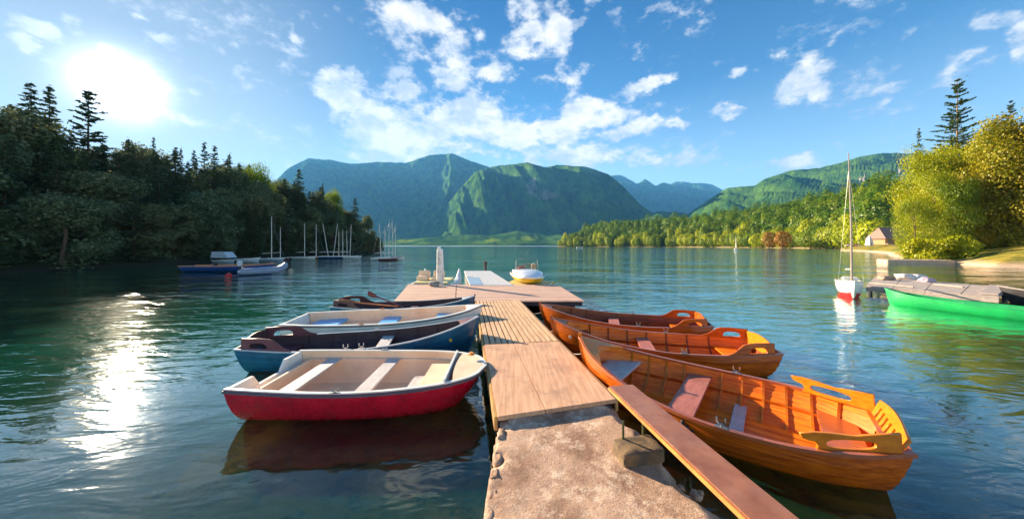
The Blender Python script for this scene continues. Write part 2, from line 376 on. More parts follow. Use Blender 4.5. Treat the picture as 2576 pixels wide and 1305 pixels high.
def bed_mat():
    m = bpy.data.materials.new('bed_sand'); m.use_nodes = True; t = NT(m.node_tree)
    b = t.n('ShaderNodeBsdfDiffuse'); o = t.n('ShaderNodeOutputMaterial'); t.l(b.outputs[0], o.inputs[0])
    g = t.n('ShaderNodeNewGeometry'); P = g.outputs['Position']
    c = t.mix(t.maprange(t.noise(P, 1.6, 8, .7), .35, .65), (.90, .44, .05), (.55, .26, .03))
    c = t.mix(t.maprange(t.noise(P, .5, 6, .6), .45, .65), c, (.12, .10, .03))
    c = t.mix(t.m('MULTIPLY', t.maprange(t.noise(P, 3.3, 6, .7), .52, .6), .6), c, (.07, .05, .02))
    t.l(c, b.inputs[0]); return m
bb = MB()
n = 50
xs = [-9000, -400, -80] + list(np.linspace(-30, 30, n)) + [80, 400, 9000]
ys = [-300, -60] + list(np.linspace(-8, 40, n)) + [100, 500, 9500]
vs = []
for yy in ys:
    for xx in xs:
        dpt = -.42 - max(0, yy - 2) * .05 - abs(xx) * .012
        if abs(xx) > 35 or yy > 45 or yy < -10: dpt = -3.2
        vs.append((xx, yy, max(dpt, -3.2) + .06 * noise.noise((xx * .6, yy * .6, 0)) * (abs(xx) < 35)))
nx = len(xs)
bb.add(vs, [(j * nx + i, j * nx + i + 1, (j + 1) * nx + i + 1, (j + 1) * nx + i) for j in range(len(ys) - 1) for i in range(nx - 1)])
tag(bb.build('lake_bed', bed_mat(), smooth='all'), kind='structure')

def land_mat(name, grass, dry, sand, s0=.25, s1=.8):
    m = bpy.data.materials.new(name); m.use_nodes = True; t = NT(m.node_tree)
    b = t.n('ShaderNodeBsdfPrincipled'); o = t.n('ShaderNodeOutputMaterial'); t.l(b.outputs[0], o.inputs[0]); b.inputs['Roughness'].default_value = .95; b.inputs['Specular IOR Level'].default_value = .15
    g = t.n('ShaderNodeNewGeometry'); P = g.outputs['Position']; sp = t.n('ShaderNodeSeparateXYZ'); t.l(P, sp.inputs[0])
    c = t.mix(t.maprange(t.noise(P, .35, 8, .7), .4, .62), grass, dry)
    zz = t.m('ADD', sp.outputs[2], t.m('MULTIPLY', t.m('SUBTRACT', t.noise(P, .8, 5, .6), .5), .5))
    c = t.mix(t.maprange(zz, s0, s1), sand, c); t.l(c, b.inputs['Base Color'])
    bp = t.n('ShaderNodeBump'); bp.inputs['Distance'].default_value = .12; t.l(t.noise(P, 3, 7, .7), bp.inputs['Height']); t.l(bp.outputs[0], b.inputs['Normal'])
    return m
def strip_land(name, shore, offs, m, rough=.25, sub=14):
    """land that rises from a shoreline: shore = list of (x, y); offs = list of (distance inland dx, dy, z)"""
    S = []
    for i in range(len(shore) - 1):
        for k in range(sub):
            u = k / sub; S.append((shore[i][0] * (1 - u) + shore[i + 1][0] * u, shore[i][1] * (1 - u) + shore[i + 1][1] * u))
    S.append(shore[-1]); vs = []; q = len(offs)
    for (x, y) in S:
        for j, (dx, dy, z) in enumerate(offs):
            jit = noise.noise((x * .07, y * .07, j * .7)) * rough
            vs.append((x + dx + jit * 3, y + dy + jit * 3, z + (jit * z * .4 if z > 0 else 0)))
    b = MB(); b.add(vs, [(i * q + j, (i + 1) * q + j, (i + 1) * q + j + 1, i * q + j + 1) for i in range(len(S) - 1) for j in range(q - 1)])
    return tag(b.build(name, m, smooth='all'), kind='structure')
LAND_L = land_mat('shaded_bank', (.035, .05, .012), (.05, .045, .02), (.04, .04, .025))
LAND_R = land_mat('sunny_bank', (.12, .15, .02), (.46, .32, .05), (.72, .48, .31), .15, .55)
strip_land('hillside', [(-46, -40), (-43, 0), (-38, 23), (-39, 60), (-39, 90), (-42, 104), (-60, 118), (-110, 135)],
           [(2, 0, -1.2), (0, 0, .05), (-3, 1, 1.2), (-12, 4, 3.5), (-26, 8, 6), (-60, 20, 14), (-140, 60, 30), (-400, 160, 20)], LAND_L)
# right-hand shore: beach, wooded bank and the low point with the hut
strip_land('shore', [(62, 18), (52, 26), (46.5, 31), (52, 38), (60, 43.5), (64, 52), (78, 66), (95, 80), (112, 98), (128, 116), (134, 130), (150, 140), (175, 150)],
           [(-3, -1, -1.5), (0, 0, .02), (2.5, .8, .45), (6, 2, 1.1), (14, 5, 2.0), (40, 14, 2.8), (160, 40, 3.5)], LAND_R)
LAND_H = land_mat('forest_floor', (.05, .075, .012), (.09, .09, .02), (.4, .3, .15), .3, 1.2)
SHORE_M = [(84, 600), (150, 500), (206, 400), (215, 310), (212, 240), (200, 190), (182, 158)]
strip_land('forest_hill', SHORE_M,
           [(-4, -4, -1.5), (0, 0, .1), (6, 4, 2), (25, 18, 10), (60, 45, 24), (110, 85, 36), (170, 130, 34), (300, 220, 10)], LAND_H, .25)

def mtn_mat(name, g1, g2, rock, scale=.01):
    m = bpy.data.materials.new(name); m.use_nodes = True; t = NT(m.node_tree)
    b = t.n('ShaderNodeBsdfDiffuse'); o = t.n('ShaderNodeOutputMaterial'); t.l(b.outputs[0], o.inputs[0])
    g = t.n('ShaderNodeNewGeometry'); P = g.outputs['Position']
    c = t.mix(t.maprange(t.noise(P, scale, 8, .7), .4, .6), g1, g2)
    at = t.n('ShaderNodeAttribute', attribute_name='rock'); am = t.n('ShaderNodeAttribute', attribute_name='meadow')
    nn_ = t.noise(P, scale * 1.6, 8, .75)
    c = t.mix(t.maprange(t.m('ADD', at.outputs['Fac'], t.m('MULTIPLY', t.m('SUBTRACT', nn_, .5), 2.2)), .38, .55), c, rock)
    c = t.mix(t.maprange(t.m('ADD', am.outputs['Fac'], t.m('MULTIPLY', t.m('SUBTRACT', nn_, .5), 1.5)), .5, .7), c, (.22, .32, .03))
    t.l(c, b.inputs[0])
    bp = t.n('ShaderNodeBump'); bp.inputs['Distance'].default_value = .35 / scale; bp.inputs['Strength'].default_value = 1.0; t.l(t.m('ADD', t.noise(P, scale * 2.2, 8, .75), t.m('MULTIPLY', t.noise(P, scale * 12, 4, .7), .22)), bp.inputs['Height']); t.l(bp.outputs[0], b.inputs['Normal'])
    return m
def massif(name, prof, D0, D1, m, nu=220, nv=60, gully=.22, gscale=9., back=1.35, seed=0., pw=1.25, rocks=(), meadows=(), lean=.6):
    prof = sorted(prof); Xs = [a for a, _ in prof]; Ys = [b for _, b in prof]
    vs = []; rk = []; md = []
    vv = list(np.linspace(0, 1, nv)) + [1.12, 1.3, 1.6]
    for i in range(nu):
        X = Xs[0] + (Xs[-1] - Xs[0]) * i / (nu - 1)
        jag = 1.6 * noise.fractal((X * .045, seed, 3.), .8, 2., 5)
        Yt = np.interp(X, Xs, Ys) + jag
        Hh = max((617 - Yt) / F_PX * D1, -5)
        for v in vv:
            d = D0 + (D1 - D0) * v
            if v <= 1:
                base = v ** pw
                k_ = gscale * .00012
                wx = (X - 1287.5) / F_PX * d; px = wx * k_ * 2.0 + lean * d * k_ * .8; py = d * k_ * .32
                g_ = noise.ridged_multi_fractal((px, py, seed), .85, 2.1, 6, 1.0, 2.0)
                amp = gully * (4 * v * (1 - v)) ** .7
                z = Hh * (base + amp * (g_ - 1.0) * .42) + CAM_H * v
                # keep the slope below the ridge line as seen from the lake
                z = min(z, (Hh) * (d / D1) * .985 + (Hh * .015 * v))
            else:
                z = Hh * (1 - (v - 1) * back)
            tx = (X - 1287.5) / F_PX
            vs.append((tx * d, d, z - (8 if v == 0 else 0)))
            Yp = 617 - (z - CAM_H) / d * F_PX
            rk.append(max([0] + [1 - math.hypot((X - a) / ra, (Yp - b) / rb) for a, b, ra, rb in rocks]))
            md.append(max([0] + [1 - math.hypot((X - a) / ra, (Yp - b) / rb) for a, b, ra, rb in meadows]))
    q = len(vv)
    b = MB(); b.add(vs, [(i * q + j, (i + 1) * q + j, (i + 1) * q + j + 1, i * q + j + 1) for i in range(nu - 1) for j in range(q - 1)])
    o = b.build(name, m, smooth='all')
    for nm, arr in (('rock', rk), ('meadow', md)):
        at = o.data.attributes.new(nm, 'FLOAT', 'POINT'); at.data.foreach_set('value', arr)
    return tag(o, kind='structure')
MT = mtn_mat('mountain_forest', (.030, .095, .030), (.12, .23, .035), (.34, .30, .25), .008)
MT2 = mtn_mat('hill_forest', (.035, .11, .02), (.12, .24, .03), (.55, .48, .40), .012)
massif('mountains', [(560, 617), (640, 560), (700, 446), (730, 420), (775, 398), (830, 402), (880, 412), (960, 407), (1020, 410), (1080, 390), (1140, 386), (1170, 400), (1230, 420), (1300, 480), (1400, 560), (1480, 617)], 2600, 5200, MT, 300, 90, .50, 9, seed=2.)
massif('mountains', [(1010, 617), (1060, 590), (1120, 520), (1160, 470), (1195, 432), (1240, 418), (1325, 408), (1370, 420), (1385, 418), (1400, 414), (1480, 420), (1530, 438), (1570, 470), (1610, 514), (1680, 560), (1760, 600), (1800, 617)], 2100, 3500, MT, 320, 110, 1.0, 12, seed=7.3,
       rocks=[(1338, 470, 22, 30), (1375, 490, 60, 18)], pw=1.0, lean=.9)
massif('mountains', [(1380, 617), (1480, 520), (1535, 442), (1562, 440), (1600, 462), (1622, 450), (1650, 468), (1668, 458), (1685, 464), (1700, 456), (1745, 460), (1785, 462), (1820, 478), (1900, 520), (2000, 600)], 5000, 7800, MT, 240, 50, .6, 9, seed=11.)
massif('mountains', [(1560, 617), (1720, 545), (1800, 490), (1830, 472), (1900, 466), (1920, 450), (1990, 428), (2060, 422), (2110, 410), (2160, 394), (2220, 384), (2290, 386), (2420, 400), (2600, 430), (2800, 470)], 1300, 2500, MT2, 260, 70, .5, 16, seed=17.,
       rocks=[(2218, 462, 45, 20), (2150, 480, 55, 12), (2170, 455, 18, 12), (2262, 440, 20, 8)], pw=.9)
massif('foothills', [(900, 617), (1000, 602), (1090, 596), (1160, 588), (1230, 592), (1300, 580), (1380, 590), (1450, 584), (1540, 560), (1600, 545), (1660, 530), (1720, 535), (1800, 560), (1900, 600)], 1500, 2050, MT, 200, 40, .5, 22, seed=23.,
       meadows=[(1020, 606, 50, 9), (1240, 604, 40, 10), (1330, 600, 60, 12), (1480, 598, 60, 8)])
massif('foothills', [(-900, 300), (-300, 420), (0, 470), (300, 520), (600, 560), (760, 600), (900, 617)], 500, 1500, MT2, 100, 30, .2, 9, seed=29.)

# ------------------------------------------------------------ trees
rng = np.random.default_rng(5)
def quads_mesh(name, P, N, size, mats, aspect=1.0, extra=None, jit=.55):
    """many small leaf faces: P centres, N preferred normals"""
    k = len(P)
    up = rng.normal(size=(k, 3)); n_ = N + rng.normal(size=(k, 3)) * jit; n_ /= np.linalg.norm(n_, axis=1)[:, None] + 1e-9
    a = np.cross(n_, up); a /= np.linalg.norm(a, axis=1)[:, None] + 1e-9; b = np.cross(n_, a)
    s_ = size * rng.uniform(.6, 1.35, (k, 1))
    A = a * s_ * aspect; B = b * s_
    V = np.stack([P - A, P - B * .8, P + A, P + B * .8], axis=1).reshape(-1, 3)
    Fc = np.arange(4 * k).reshape(-1, 4)
    v = V.tolist(); f = Fc.tolist(); mi = [0] * k
    if extra is not None:
        o = len(v); v += [tuple(p) for p in extra.v]; f += [tuple(i + o for i in q) for q in extra.f]; mi += [1] * len(extra.f)
    me = bpy.data.meshes.new(name); me.from_pydata(v, [], f)
    for m in mats: me.materials.append(m)
    if extra is not None: me.polygons.foreach_set('material_index', mi)
    me.update(); return me
def broad_pts(h, wd, nl, k, low=.12, seed=0):
    """points for a broadleaf crown built of uneven lobes"""
    r = np.random.default_rng(seed)
    P = []; N = []
    lobes = []
    for i in range(nl):
        u = r.uniform(0, 1) ** .8; zc = h * (low + (1 - low - .1) * u)
        rad = wd / 2 * math.sqrt(max(.05, 1 - ((u - .38) / .72) ** 2)); ang = r.uniform(0, 2 * PI); rr = rad * r.uniform(.35, .85)
        lobes.append((np.array([rr * math.cos(ang), rr * math.sin(ang), zc]), wd * r.uniform(.13, .23)))
    for c, s_ in lobes:
        m_ = int(k / nl); d = r.normal(size=(m_, 3)); d /= np.linalg.norm(d, axis=1)[:, None]
        q = d * (s_ * r.uniform(.55, 1.12, (m_, 1))); q[:, 2] *= r.uniform(.75, 1.15)
        P.append(c + q); N.append(d + np.array([0, 0, .35]))
    return np.concatenate(P), np.concatenate(N), lobes
def trunk_mb(h, r, lobes=(), seed=0):
    rd = random.Random(seed); b = MB()
    pts = [(rd.uniform(-.02, .02) * h * (i > 0), rd.uniform(-.02, .02) * h * (i > 0), h * .8 * i / 5 - (.6 if i == 0 else 0)) for i in range(6)]
    b.tube(pts, [r * (1 - .15 * i) for i in range(6)], 7)
    for c, s_ in list(lobes)[:9]:
        z0 = max(.15 * h, c[2] - h * .22); b.tube([(0, 0, z0), (c[0] * .5, c[1] * .5, (z0 + c[2]) / 2 + .3), tuple(c)], [r * .4, r * .25, r * .08], 5)
    return b
def conifer_parts(h, wd, k, seed, sparse=False, gap=.0, levels=None):
    r = np.random.default_rng(seed); P = []; N = []; tb = MB()
    rt = h * .009
    tb.tube([(0, 0, -.6), (0, 0, h * .5), (0, 0, h)], [rt, rt * .6, rt * .12], 7)
    levels = levels or (22 if sparse else 30)
    for i in range(levels):
        u = (i + r.uniform(0, .8)) / levels; z = h * (.08 + .92 * u); R_ = wd / 2 * (1 - u) ** .85 * r.uniform(.75, 1.15) + .1
        nb = int(r.integers(5, 8)) if not sparse else int(r.integers(4, 7))
        a0 = r.uniform(0, 6.28)
        for j in range(nb):
            a = a0 + 2 * PI * j / nb + r.uniform(-.3, .3); L_ = R_ * r.uniform(.55, 1.15); z = h * (.08 + .92 * min(.985, u + r.uniform(-.6, .6) / levels))
            dirv = np.array([math.cos(a), math.sin(a), 0]); sl = (.28 if sparse else -.25) * r.uniform(.5, 1.3)
            m_ = max(5, int(k / (levels * nb) * (.3 + 1.4 * (1 - u))))
            t_ = r.uniform(.18, 1, m_)
            q = dirv * (t_ * L_)[:, None] + np.array([0, 0, 1.]) * (sl * t_ * L_ + (t_ ** 2) * L_ * (.05 if sparse else .12))[:, None]
            side = np.array([-dirv[1], dirv[0], 0]); wsp = L_ * (.26 if sparse else .30)
            q += side * (r.uniform(-1, 1, m_) * wsp * (1.1 - t_))[:, None]; q[:, 2] -= r.uniform(0, .06, m_) * h * .25 * (1 - u)
            q[:, 2] += z; P.append(q); N.append(np.tile([0, 0, 1.], (m_, 1)))
            tb.tube([(0, 0, z), tuple(dirv * L_ * .9 + np.array([0, 0, z + sl * L_ * .9]))], [rt * .18 * (1.1 - u), .008], 4, cap=False)
    P.append(np.array([[0, 0, h * x] for x in np.linspace(.9, 1.0, 25)]) + r.normal(size=(25, 3)) * .06 * wd * .4); N.append(np.tile([0, 0, 1.], (25, 1)))
    return np.concatenate(P), np.concatenate(N), tb
# prototypes are meshes of a 10 m tree (crown, trunk), scaled when placed
PRO = {}
def proto(key, P, N, size, leaf, tb, bark, aspect=1.):
    cm = quads_mesh(key + '_crown', P, N, size, [leaf], aspect)
    tm = bpy.data.meshes.new(key + '_trunk'); tm.from_pydata(tb.v, [], tb.f); tm.materials.append(bark); tm.update()
    for p in tm.polygons: p.use_smooth = True
    PRO[key] = (cm, tm)
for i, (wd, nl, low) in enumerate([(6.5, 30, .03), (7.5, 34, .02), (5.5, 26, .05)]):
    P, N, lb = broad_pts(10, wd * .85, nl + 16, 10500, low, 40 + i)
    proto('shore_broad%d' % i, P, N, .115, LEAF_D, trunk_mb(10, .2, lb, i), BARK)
for i, (wd, nl, low) in enumerate([(7.0, 46, .02), (6.0, 40, .05), (8.0, 50, .03)]):
    P, N, lb = broad_pts(10, wd, nl, 19000, low, 60 + i)
    proto('sunny_broad%d' % i, P, N, .08, LEAF_S, trunk_mb(10, .2, lb, i + 7), BARKL)
P, N, lb = broad_pts(10, 6.8, 60, 21000, .12, 66)
proto('sunny_high', P, N, .08, LEAF_DK, trunk_mb(10, .17, lb, 9), BARKL)
for i, (wd, sp_) in enumerate([(3.6, False), (4.4, False), (3.9, True)]):
    P, N, tb = conifer_parts(10, wd, 6500, 80 + i, sp_)
    proto('conifer%d' % i, P, N, .062, NEEDLE, tb, BARK, 1.8)
P, N, tb = conifer_parts(10, 5.0, 20000, 91, True, levels=36)
proto('tall_conifer', P, N, .034, NEEDLE_L, tb, BARKL, 2.3)
def tree(key, name, x, y, z, h, label, group=None, wscale=1., cat='tree', rz=None):
    cm, tm = PRO[key]; s_ = h / 10
    root = empty(name, (x, y, z), random.uniform(0, 6.28) if rz is None else rz, label, cat, group); root.scale = (s_ * wscale, s_ * wscale, s_)
    c = bpy.data.objects.new('crown', cm); C.objects.link(c); c.parent = root
    t = bpy.data.objects.new('trunk', tm); C.objects.link(t); t.parent = root
    return root
random.seed(3)
# left hillside: front rows fill, silhouettes placed along the skyline of the photograph
sky_l = [(0, 245), (40, 262), (150, 300), (190, 340), (240, 350), (330, 352), (440, 385), (560, 408), (640, 425), (700, 452), (800, 470), (850, 492), (900, 520), (945, 548), (962, 615)]
def skyl(X): return np.interp(X, [a for a, _ in sky_l], [b for _, b in sky_l])
cnt = 0
def hill_z(x, y): return max(.1, min(14, (-39 - x) * .24))
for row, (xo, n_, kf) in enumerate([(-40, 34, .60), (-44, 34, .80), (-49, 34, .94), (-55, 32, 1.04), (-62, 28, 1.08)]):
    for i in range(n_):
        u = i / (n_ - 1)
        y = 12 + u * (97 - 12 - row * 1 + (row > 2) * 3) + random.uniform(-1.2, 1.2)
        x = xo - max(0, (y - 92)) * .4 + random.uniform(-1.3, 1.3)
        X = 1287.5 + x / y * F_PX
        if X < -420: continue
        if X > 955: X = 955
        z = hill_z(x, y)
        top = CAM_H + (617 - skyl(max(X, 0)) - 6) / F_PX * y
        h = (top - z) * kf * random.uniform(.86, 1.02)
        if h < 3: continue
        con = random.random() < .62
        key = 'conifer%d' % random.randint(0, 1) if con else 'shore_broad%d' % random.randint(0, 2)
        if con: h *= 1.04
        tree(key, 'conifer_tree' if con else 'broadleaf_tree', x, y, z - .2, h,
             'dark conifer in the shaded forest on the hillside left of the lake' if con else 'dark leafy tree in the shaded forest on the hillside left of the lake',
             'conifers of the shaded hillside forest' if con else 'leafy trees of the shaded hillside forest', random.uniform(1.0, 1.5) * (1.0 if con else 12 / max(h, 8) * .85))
        cnt += 1
# the trees one can tell apart on the skyline: (X, top Y, depth, key, label, width)
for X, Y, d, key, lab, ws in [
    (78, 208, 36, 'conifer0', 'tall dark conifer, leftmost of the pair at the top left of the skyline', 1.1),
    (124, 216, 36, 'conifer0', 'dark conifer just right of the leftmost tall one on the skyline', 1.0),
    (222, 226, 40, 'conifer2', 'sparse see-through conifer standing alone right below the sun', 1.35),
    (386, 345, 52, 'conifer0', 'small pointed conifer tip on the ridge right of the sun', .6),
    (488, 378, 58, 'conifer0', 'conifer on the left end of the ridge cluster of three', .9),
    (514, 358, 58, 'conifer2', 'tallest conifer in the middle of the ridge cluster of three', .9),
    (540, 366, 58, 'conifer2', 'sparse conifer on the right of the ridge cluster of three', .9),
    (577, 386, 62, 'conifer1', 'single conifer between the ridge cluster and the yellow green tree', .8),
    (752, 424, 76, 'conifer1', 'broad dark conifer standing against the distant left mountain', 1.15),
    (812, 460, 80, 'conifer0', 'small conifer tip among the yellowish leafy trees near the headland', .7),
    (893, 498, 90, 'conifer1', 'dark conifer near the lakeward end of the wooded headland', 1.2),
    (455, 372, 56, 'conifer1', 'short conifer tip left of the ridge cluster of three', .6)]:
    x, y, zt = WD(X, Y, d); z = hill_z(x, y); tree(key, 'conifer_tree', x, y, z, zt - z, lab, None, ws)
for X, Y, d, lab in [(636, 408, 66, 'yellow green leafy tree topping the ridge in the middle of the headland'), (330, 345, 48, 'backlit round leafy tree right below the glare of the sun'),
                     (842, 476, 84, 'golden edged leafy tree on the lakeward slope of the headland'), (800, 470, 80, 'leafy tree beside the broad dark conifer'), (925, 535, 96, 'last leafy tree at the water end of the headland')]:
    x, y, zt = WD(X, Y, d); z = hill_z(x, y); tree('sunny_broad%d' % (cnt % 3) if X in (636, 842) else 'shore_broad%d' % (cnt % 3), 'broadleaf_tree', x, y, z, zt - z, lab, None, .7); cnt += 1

# right-hand bank: big sunlit trees
for X, Y, d, key, ws, lab in [
    (2328, 372, 50, 'sunny_broad0', .68, 'sunlit yellow green tree at the left edge of the big right hand grove'),
    (2360, 365, 56, 'sunny_broad1', .9, 'leafy tree behind the left edge of the grove, below the small conifer'),
    (2300, 492, 44, 'sunny_broad2', .62, 'low bright tree hanging over the water beside the hut'),
    (2350, 430, 46, 'sunny_broad0', .68, 'bright upright tree second from the left in the front of the grove'),
    (2405, 388, 48, 'sunny_broad1', .78, 'golden green tree right below the tall conifer'),
    (2398, 450, 44, 'sunny_broad0', .75, 'bright willow like tree in front of the grove by the stone jetty'),
    (2455, 350, 50, 'sunny_broad2', .68, 'leafy tree just right of the tall conifer'),
    (2455, 430, 44, 'sunny_high', .75, 'front tree of the grove with a pale forked trunk'),
    (2510, 320, 48, 'sunny_high', .75, 'high leafy tree towards the right end of the grove'),
    (2548, 285, 43, 'sunny_high', .72, 'tall dark leafed tree second from the right edge'),
    (2600, 258, 42, 'sunny_high', .8, 'tallest leafy tree at the right edge of the picture'),
    (2680, 270, 40, 'sunny_high', 1., 'leafy tree partly beyond the right edge of the picture'),
    (2500, 400, 60, 'sunny_broad2', .9, 'shaded tree behind the parked vans'),
    (2590, 420, 62, 'sunny_broad1', 1., 'shaded tree at the far right behind the parked vans')]:
    x, y, zt = WD(X, Y, d); z = .9 if d < 46 else 2.2; tree(key, 'broadleaf_tree', x, y, z, zt - z, lab, None, ws)
for X, Y, d, key, ws, lab in [(2407, 198, 54, 'tall_conifer', .92, 'very tall airy conifer rising high above the right hand grove'),
                              (2311, 322, 60, 'tall_conifer', .45, 'small slender conifer tip left of the very tall one'),
                              (2541, 252, 50, 'tall_conifer', .6, 'narrow conifer tip near the right edge of the picture')]:
    x, y, zt = WD(X, Y, d); tree(key, 'conifer_tree', x, y, 2., zt - 2., lab, None, ws)
# bushes under the grove
P, N, lb = broad_pts(2, 3.0, 16, 2600, 0., 77)
BUSH = quads_mesh('bush', P, N, .10, [LEAF_S])
for X, Y, d in [(2300, 640, 42), (2315, 648, 40), (2345, 648, 41), (2385, 650, 40), (2425, 648, 41), (2320, 600, 56), (2290, 620, 48), (2450, 640, 43)]:
    x, y, _ = WD(X, Y, d); o = bpy.data.objects.new('shrub', BUSH); C.objects.link(o); o.location = (x, y, .2 if d < 46 else 1.4); s_ = random.uniform(.8, 1.4); o.scale = (s_, s_, s_ * 1.1); o.rotation_euler.z = random.uniform(0, 6)
    tag(o, 'bright green shrub at the foot of the right hand grove', 'shrub', 'shrubs along the foot of the grove')

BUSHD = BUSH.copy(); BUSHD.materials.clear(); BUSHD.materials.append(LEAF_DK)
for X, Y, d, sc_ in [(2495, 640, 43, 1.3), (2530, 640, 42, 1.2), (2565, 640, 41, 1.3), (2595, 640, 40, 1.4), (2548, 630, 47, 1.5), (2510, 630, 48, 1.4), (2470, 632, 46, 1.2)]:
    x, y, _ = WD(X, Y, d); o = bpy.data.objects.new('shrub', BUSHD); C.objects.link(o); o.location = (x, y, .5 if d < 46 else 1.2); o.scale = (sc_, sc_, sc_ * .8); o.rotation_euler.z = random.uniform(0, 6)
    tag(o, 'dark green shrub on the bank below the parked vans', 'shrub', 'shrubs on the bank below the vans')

# forest hill on the far right shore: individuals along the water, the rest one mass
def hill_pt(u, off):
    """u along SHORE_M, off 0..1 up the slope -> x, y, z"""
    k = u * (len(SHORE_M) - 1); i = min(int(k), len(SHORE_M) - 2); f = k - i
    sx = SHORE_M[i][0] * (1 - f) + SHORE_M[i + 1][0] * f; sy = SHORE_M[i][1] * (1 - f) + SHORE_M[i + 1][1] * f
    tabs = [(0, 0, 0, .1), (.05, 6, 4, 2), (.2, 25, 18, 10), (.5, 60, 45, 24), (1, 110, 85, 36), (1.4, 170, 130, 34)]
    o_ = [t[0] for t in tabs]
    return sx + np.interp(off, o_, [t[1] for t in tabs]), sy + np.interp(off, o_, [t[2] for t in tabs]), np.interp(off, o_, [t[3] for t in tabs])
hillm = []
for i, (wd, nl) in enumerate([(9, 20), (8, 16), (10, 22), (6, 14)]):
    r_ = np.random.default_rng(120 + i); d_ = r_.normal(size=(1500, 3)); d_ /= np.linalg.norm(d_, axis=1)[:, None]
    H_ = 11 if i < 3 else 14; rad_ = np.array([wd / 2, wd / 2, H_ * .46])
    bump_ = np.array([1 + .34 * noise.noise(Vector(q_) * 2.2 + Vector((i * 7., 0, 0))) + .2 * noise.noise(Vector(q_) * 5 + Vector((0, i * 5., 0))) for q_ in d_])[:, None] * r_.uniform(.86, 1.03, (1500, 1))
    P = d_ * rad_ * bump_ + np.array([0, 0, H_ * .52]); N = d_ + np.array([0, 0, .1])
    tb = trunk_mb(12, .25, [], i)
    hillm.append((quads_mesh('hill_tree', P, N, .36, [LEAF_H, BARK], 1., tb, .3), P, N))
autumn = quads_mesh('autumn_tree', hillm[1][1], hillm[1][2], .34, [LEAF_O, BARK], 1., trunk_mb(12, .25, [], 3))
random.seed(11)
massP = []; massN = []
hc = 0
NU = 95
for row, off in enumerate([0.02, .09, .17, .27, .38, .5, .63, .77, .92, 1.1, 1.28]):
    for i in range(NU):
        u = (i + random.random() * .9) / NU
        x, y, z = hill_pt(min(u, 1), off + random.uniform(-.03, .03))
        x += random.uniform(-2.5, 2.5); y += random.uniform(-2.5, 2.5)
        if row >= 2 and i % 5 in (1, 3): continue
        s_ = random.uniform(.85, 1.4) * (1.05 if row < 2 else 1.45)
        k = random.randint(0, 3)
        if row < 2 and hc < 150:
            o = bpy.data.objects.new('broadleaf_tree', hillm[k][0]); C.objects.link(o); o.location = (x, y, z - .5); o.scale = (s_, s_, s_ * random.uniform(.9, 1.2)); o.rotation_euler.z = random.uniform(0, 6.28)
            tag(o, 'sunlit rounded tree in the front rows of the forest along the far right shore', 'tree', 'front trees of the far shore forest'); hc += 1
        else:
            sel = rng.choice(len(hillm[k][1]), 760 if row < 7 else 480, replace=False)
            a = random.uniform(0, 6.28); ca, sa_ = math.cos(a), math.sin(a)
            q = hillm[k][1][sel] * s_; q = np.stack([q[:, 0] * ca - q[:, 1] * sa_, q[:, 0] * sa_ + q[:, 1] * ca, q[:, 2]], 1) + np.array([x, y, z - 1])
            nq = hillm[k][2][sel]; nq = np.stack([nq[:, 0] * ca - nq[:, 1] * sa_, nq[:, 0] * sa_ + nq[:, 1] * ca, nq[:, 2]], 1)
            massP.append(q); massN.append(nq)
mm = quads_mesh('forest', np.concatenate(massP), np.concatenate(massN), .70, [LEAF_F], jit=.22)
o = bpy.data.objects.new('forest', mm); C.objects.link(o); tag(o, 'sunlit green and golden forest covering the low hill on the right', 'forest', kind='stuff')
for X, Yb, d, h, lab in [(1935, 612, 225, 13, 'orange brown tree at the water, left one of the two autumn trees'), (1968, 612, 215, 13, 'rounded rusty orange tree at the water right of the narrow orange one')]:
    x, y, z = WD(X, Yb, d); o = bpy.data.objects.new('autumn_tree', autumn); C.objects.link(o); o.location = (x, y, 0); s_ = h / 12; o.scale = (s_, s_, s_); tag(o, lab, 'tree')

# ------------------------------------------------------------ pier and jetty
def conc_mat():
    m = bpy.data.materials.new('weathered_concrete'); m.use_nodes = True; t = NT(m.node_tree)
    b = t.n('ShaderNodeBsdfPrincipled'); o = t.n('ShaderNodeOutputMaterial'); t.l(b.outputs[0], o.inputs[0]); b.inputs['Roughness'].default_value = .9; b.inputs['Specular IOR Level'].default_value = .25
    tc = t.n('ShaderNodeTexCoord'); v = tc.outputs['Object']
    c = t.mix(t.maprange(t.noise(v, 2.6, 8, .72), .42, .60), (.54, .345, .235), (.30, .17, .11))
    c = t.mix(t.maprange(t.noise(v, 7, 8, .75), .50, .66), c, (.78, .58, .42))
    c = t.mix(t.maprange(t.noise(v, 48, 4, .7), .60, .70), c, (.20, .11, .07))
    vo = t.n('ShaderNodeTexVoronoi'); t.l(v, vo.inputs['Vector']); vo.inputs['Scale'].default_value = 26
    c = t.mix(t.m('MULTIPLY', t.maprange(vo.outputs['Distance'], .16, .08), t.maprange(t.noise(v, 1.4, 3, .6), .45, .6)), c, (.17, .10, .07))
    t.l(c, b.inputs['Base Color'])
    bp = t.n('ShaderNodeBump'); bp.inputs['Distance'].default_value = .013
    t.l(t.m('ADD', t.noise(v, 9, 8, .75), t.m('MULTIPLY', t.noise(v, 70, 5, .7), .5)), bp.inputs['Height']); t.l(bp.outputs[0], b.inputs['Normal'])
    return m
CONC = conc_mat()
PZ = .352
pier = empty('concrete_pier', (0, 0, 0), 0, 'rough weathered concrete pier in the foreground leading to the wooden jetty', 'pier')
